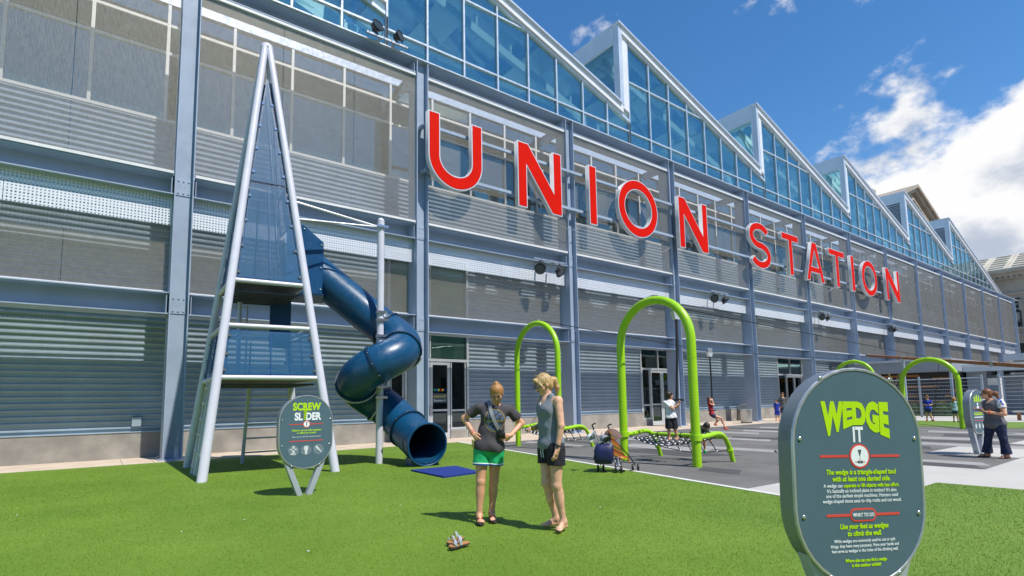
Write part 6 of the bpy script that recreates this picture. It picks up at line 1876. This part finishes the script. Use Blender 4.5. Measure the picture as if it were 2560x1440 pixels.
bracelet(w1, 'l', .012, 'cloth_coral'); bracelet(w1, 'l', .026, 'bead', .0315, .004); bracelet(w1, 'l', .040, 'cloth_coral', .032)
MB().box(-.178, -.150, -.075, -.035, .90, .99).build('phone', 'plant_dry', w1.t, bevel=.006)

# woman standing barefoot
J2 = dict(pel=(-.035, .0, .94), neck=(-.055, .0, 1.495), head=(-.105, -.01, 1.645), sh_l=(.060, -.125, 1.455), sh_r=(-.135, .125, 1.45),
          el_l=(.085, -.19, 1.17), wr_l=(.04, -.20, .93), hd_l=(.02, -.215, .84), el_r=(-.10, .215, 1.2), wr_r=(-.22, .10, 1.13), hd_r=(-.27, .05, 1.14),
          hip_l=(.02, -.085, .90), hip_r=(-.085, .075, .90), knee_l=(.02, -.10, .50), knee_r=(-.095, .03, .51), ank_l=(.085, -.06, .105), ank_r=(.005, .10, .105),
          toe_l=(.01, -.20, .025), toe_r=(-.16, .055, .025))
w2 = Person('woman in grey tank top and black shorts standing barefoot on the lawn', (4.25, 4.81), J2, (-1, -.55, 0), (-.83, -.42, -.36), 'skin_b', 1.02, 1.02, .005, z0=.02, group='people at the playground')
w2.body(curl=(.35, .7), palms=((-.7, .5, 0), (0, -.5, -.6)))
w2.tank('heather_grey', .011, -.03)
w2.shorts('cloth_black', .44, .016, .12, .012)
w2.hair('hair_blonde', 'pony'); w2.strands('hair_blonde', 26, .05); w2.glasses()
for k in range(2):
    p_ = w2.J['pel'] + w2.n * .126 + w2.l * (.02 if k else -.02)
    MB().tube([tuple(p_ + V(0, 0, -.01)), tuple(p_ + w2.n * .008 + V(0, 0, -.06)), tuple(p_ - w2.n * .004 + V(0, 0, -.125))], .0045, 6).build('drawstring', 'ink_white', w2.t, True)
bracelet(w2, 'l', .02, 'black', .029, .009, 'watch_strap')
p_ = w2.J['wr_l'] + unit(w2.J['el_l'] - w2.J['wr_l']) * .02 + V(-.006, -.034, 0); MB().box(p_[0] - .018, p_[0] + .018, p_[1] - .006, p_[1] + .006, p_[2] - .02, p_[2] + .02).build('watch_face', 'lens', w2.t, bevel=.004)
MB().tube([tuple(w2.J['neck'] + w2.n * .05 + w2.l * .05), tuple(w2.J['neck'] + w2.n * .125 - w2.u * .11), tuple(w2.J['neck'] + w2.n * .05 - w2.l * .05)], .0025, 5).build('necklace', 'chrome', w2.t)

# woman in jeans by the narrow sign
J3 = dict(pel=(.02, 0, .76), neck=(-.0, 0, 1.33), head=(-.075, 0, 1.455), sh_l=(.15, -.13, 1.265), sh_r=(-.13, .13, 1.255),
          el_l=(.20, -.20, 1.0), wr_l=(-.08, -.20, 1.04), hd_l=(-.18, -.17, 1.07), el_r=(.02, .20, 1.0), wr_r=(-.17, .05, 1.05), hd_r=(-.25, -.04, 1.08),
          hip_l=(.10, -.08, .74), hip_r=(-.06, .08, .74), knee_l=(.14, -.10, .40), knee_r=(-.13, .07, .42), ank_l=(.17, -.06, .09), ank_r=(-.17, .10, .09),
          toe_l=(.05, -.16, .025), toe_r=(-.32, .06, .025))
w3 = Person('woman in grey tee with floral sleeves and dark flared jeans by the narrow sign', (16.45, 3.44), J3, (-1, -.6, 0), (-1, -.05, -.04), 'skin', .96, 1.0, .010, girth=1.24, group='people at the playground')
w3.body(curl=(.7, .6), palms=((0, .3, .8), (0, .3, .8)))
w3.shirt('cloth_grey', .016, -.10, 0., .085, hem_wide=.02, deep=.05)
for q in 'lr':
    B = Blob(); w3.arm(B, q, .022, .5, .012); soft_mesh('sleeve', B, .010, 'floral', w3.t, wr=.002, wf=30)
w3.trousers('cloth_jeans', .012, .055); w3.hair('hair_auburn', 'bigpony'); w3.flipflops('sole')
c_ = w3.J['head'] + w3.f * .10; MB().ball(tuple(c_ - V(0, .035, 0)), (.02, .03, .018), 8, 5).build('sunglasses', 'black', w3.t, True)
MB().ball(tuple(w3.J['head'] - w3.f * .06 + w3.hu * .085), (.03, .035, .02), 8, 5).build('hair_flower', 'bead', w3.t, True)
MB().tube([tuple(w3.J['wr_l'] + V(.03, .04 * math.cos(a), .04 * math.sin(a))) for a in [2 * math.pi * k / 16 for k in range(16)]], .012, 6, closed=True).build('wristband', 'cloth_coral', w3.t, True)
MB().box(-.34, -.20, -.13, -.05, 1.085, 1.10).build('phone', 'black', w3.t, bevel=.004)

# children
def child(label, xy, z0, J, front, face, r=.66, head=.86, skin='skin_c', h=.0095, fem=False, rz=None):
    return Person(label, xy, J, front, face, skin, r, head, h, z0, female=fem, group='children at the playground', rz=rz)
Jb = dict(pel=(-.02, 0, .52), neck=(-.045, .0, .925), head=(-.035, .01, 1.045), sh_l=(-.145, -.03, .885), sh_r=(.06, .05, .885), el_l=(.02, -.12, .74), wr_l=(.14, -.08, .82), hd_l=(.18, -.06, .88),
          el_r=(.12, .10, .76), wr_r=(.19, .02, .87), hd_r=(.20, -.02, .93), hip_l=(-.08, -.02, .50), hip_r=(.03, .03, .50), knee_l=(-.085, -.02, .27), knee_r=(.055, .02, .27), ank_l=(-.075, .0, .065), ank_r=(.10, .03, .065),
          toe_l=(-.09, -.10, .02), toe_r=(.06, -.07, .02))
b1 = child('boy in pale grey tee and black shorts standing on the rope net', ground_at(1678, 12.85), .50, Jb, (.6, .8, 0), (.75, .55, -.05), .66, .86)
b1.body(curl=(1.0, 1.0), palms=((.5, .3, 0), (-.5, -.3, 0))); b1.shirt('cloth_white', .014, -.005, .75, .085, hem_wide=.012); b1.shorts('cloth_black', .98, .022, .10, .02); b1.hair('hair_dark', 'short')
Jc = dict(pel=(-.13, .10, .62), neck=(.02, -.02, .69), head=(.10, -.06, .73), sh_l=(.09, -.10, .66), sh_r=(-.06, -.07, .66), el_l=(.155, -.10, .53), wr_l=(.16, -.10, .42), hd_l=(.165, -.12, .37),
          el_r=(-.06, -.13, .50), wr_r=(-.03, -.16, .42), hd_r=(-.02, -.18, .37), hip_l=(-.09, .08, .58), hip_r=(-.19, .10, .58), knee_l=(.03, -.01, .40), knee_r=(-.30, .06, .52), ank_l=(.035, .03, .17), ank_r=(-.36, .10, .47),
          toe_l=(.05, -.07, .12), toe_r=(-.44, .08, .48))
b2 = child('boy in dark tee crawling over the rope net behind the arch post', ground_at(1752, 13.2), .06, Jc, (.4, -.5, -.6), (.35, -.6, -.7), .62, .88)
b2.body(curl=(.8, .8)); b2.shirt('cloth_olive', .013, .0, .7, .09); b2.shorts('cloth_black', .7, .018, .1, .015); b2.hair('hair_dark', 'short'); b2.shoes('cloth_green')
Jg = dict(pel=(.01, .0, .77), neck=(-.075, .0, 1.285), head=(-.065, -.02, 1.415), sh_l=(-.08, -.10, 1.24), sh_r=(-.06, .10, 1.24), el_l=(.09, -.11, 1.16), wr_l=(.045, -.05, 1.36), hd_l=(.02, -.02, 1.44),
          el_r=(.10, .10, 1.18), wr_r=(.05, .05, 1.38), hd_r=(.02, .01, 1.47), hip_l=(.03, -.07, .75), hip_r=(.03, .07, .75), knee_l=(.36, -.10, .62), knee_r=(.24, .10, .56), ank_l=(.48, -.10, .27), ank_r=(.12, .10, .42),
          toe_l=(.62, -.12, .17), toe_r=(.20, .08, .33))
g1 = child('girl in red top and denim shorts swinging on the zip line', (20.68, 13.40), 0, Jg, (1, -.2, 0), (.75, -.6, .1), .74, .92, 'skin', fem=True)
g1.body(curl=(1., 1.), palms=((0, .5, 0), (0, -.5, 0))); g1.shirt('cloth_red', .012, -.01, 0., .08, 'top'); g1.shorts('cloth_denim', .35, .014, .1, .012); g1.hair('hair_brown', 'long'); g1.shoes('cloth_coral')
Js = dict(pel=(0, 0, .60), neck=(0, 0, 1.04), head=(.0, -.01, 1.17), sh_l=(-.11, 0, .99), sh_r=(.11, 0, .99), el_l=(-.15, .03, .78), wr_l=(-.12, -.06, .62), hd_l=(-.10, -.08, .56), el_r=(.15, .03, .78), wr_r=(.13, -.06, .62), hd_r=(.12, -.08, .56),
          hip_l=(-.055, 0, .58), hip_r=(.055, 0, .58), knee_l=(-.07, -.02, .32), knee_r=(.07, .0, .32), ank_l=(-.08, .02, .07), ank_r=(.08, .02, .07), toe_l=(-.10, -.10, .02), toe_r=(.10, -.10, .02))
def scaled(J, k): return {a: tuple(np.array(b) * k) for a, b in J.items()}
c1 = child('child in bright blue shirt and shorts by the drinking fountain', ground_at(1941, 33.2), 0, scaled(Js, 1.05), (-.6, -.6, 0), (-.7, -.6, -.1), .70, .92, 'skin', .013)
c1.body(hands=False); c1.shirt('cloth_royal', .016, -.04, .7, .085); c1.shorts('cloth_royal', .85, .02, .1, .02); c1.hair('hair_dark', 'short'); c1.shoes('cloth_coral')
a1_ = Person('adult in grey shirt half hidden behind the foreground sign edge', ground_at(1957, 33.6), scaled(Js, 1.38), (0, -1, 0), (-.5, -.8, -.1), 'skin', .98, 1.0, .014, female=False, group='people at the playground')
a1_.body(hands=False); a1_.shirt('cloth_grey', .016, -.04, .7, .085); a1_.shorts('cloth_denim', .9, .02, .1, .02); a1_.hair('hair_brown', 'short'); a1_.shoes('sole')
Jf = dict(Js); Jf.update(wr_l=(-.03, -.14, .78), hd_l=(.03, -.16, .80), wr_r=(.05, -.14, .78), hd_r=(-.01, -.17, .80), el_l=(-.17, -.02, .82), el_r=(.17, -.02, .82), toe_r=(.22, -.06, .02), ank_r=(.13, .02, .07))
f1 = Person('far girl in royal blue tee and dark shorts looking at her hands by the fence', ground_at(2318, 30.0), scaled(Jf, 1.12), (0, -1, 0), (-.1, -.9, -.5), 'skin', .80, .95, .013, group='people at the playground')
f1.body(hands=False); f1.shirt('cloth_royal', .02, -.03, .75, .085, hem_wide=.03); f1.shorts('cloth_denim', .55, .02, .1, .03); f1.hair('hair_auburn', 'long'); f1.shoes('cloth_red')
f2 = child('far child in pale blue shirt half hidden behind the lime arch leg', ground_at(2385, 28.6), 0, scaled(Js, 1.03), (.5, .6, 0), (.8, .4, 0), .68, .92, 'skin', .013, fem=True)
f2.body(hands=False); f2.shirt('cloth_pale', .018, -.03, .7, .085); f2.shorts('cloth_denim', .6, .02, .1, .02); f2.hair('hair_strawberry', 'long'); f2.shoes('sole')
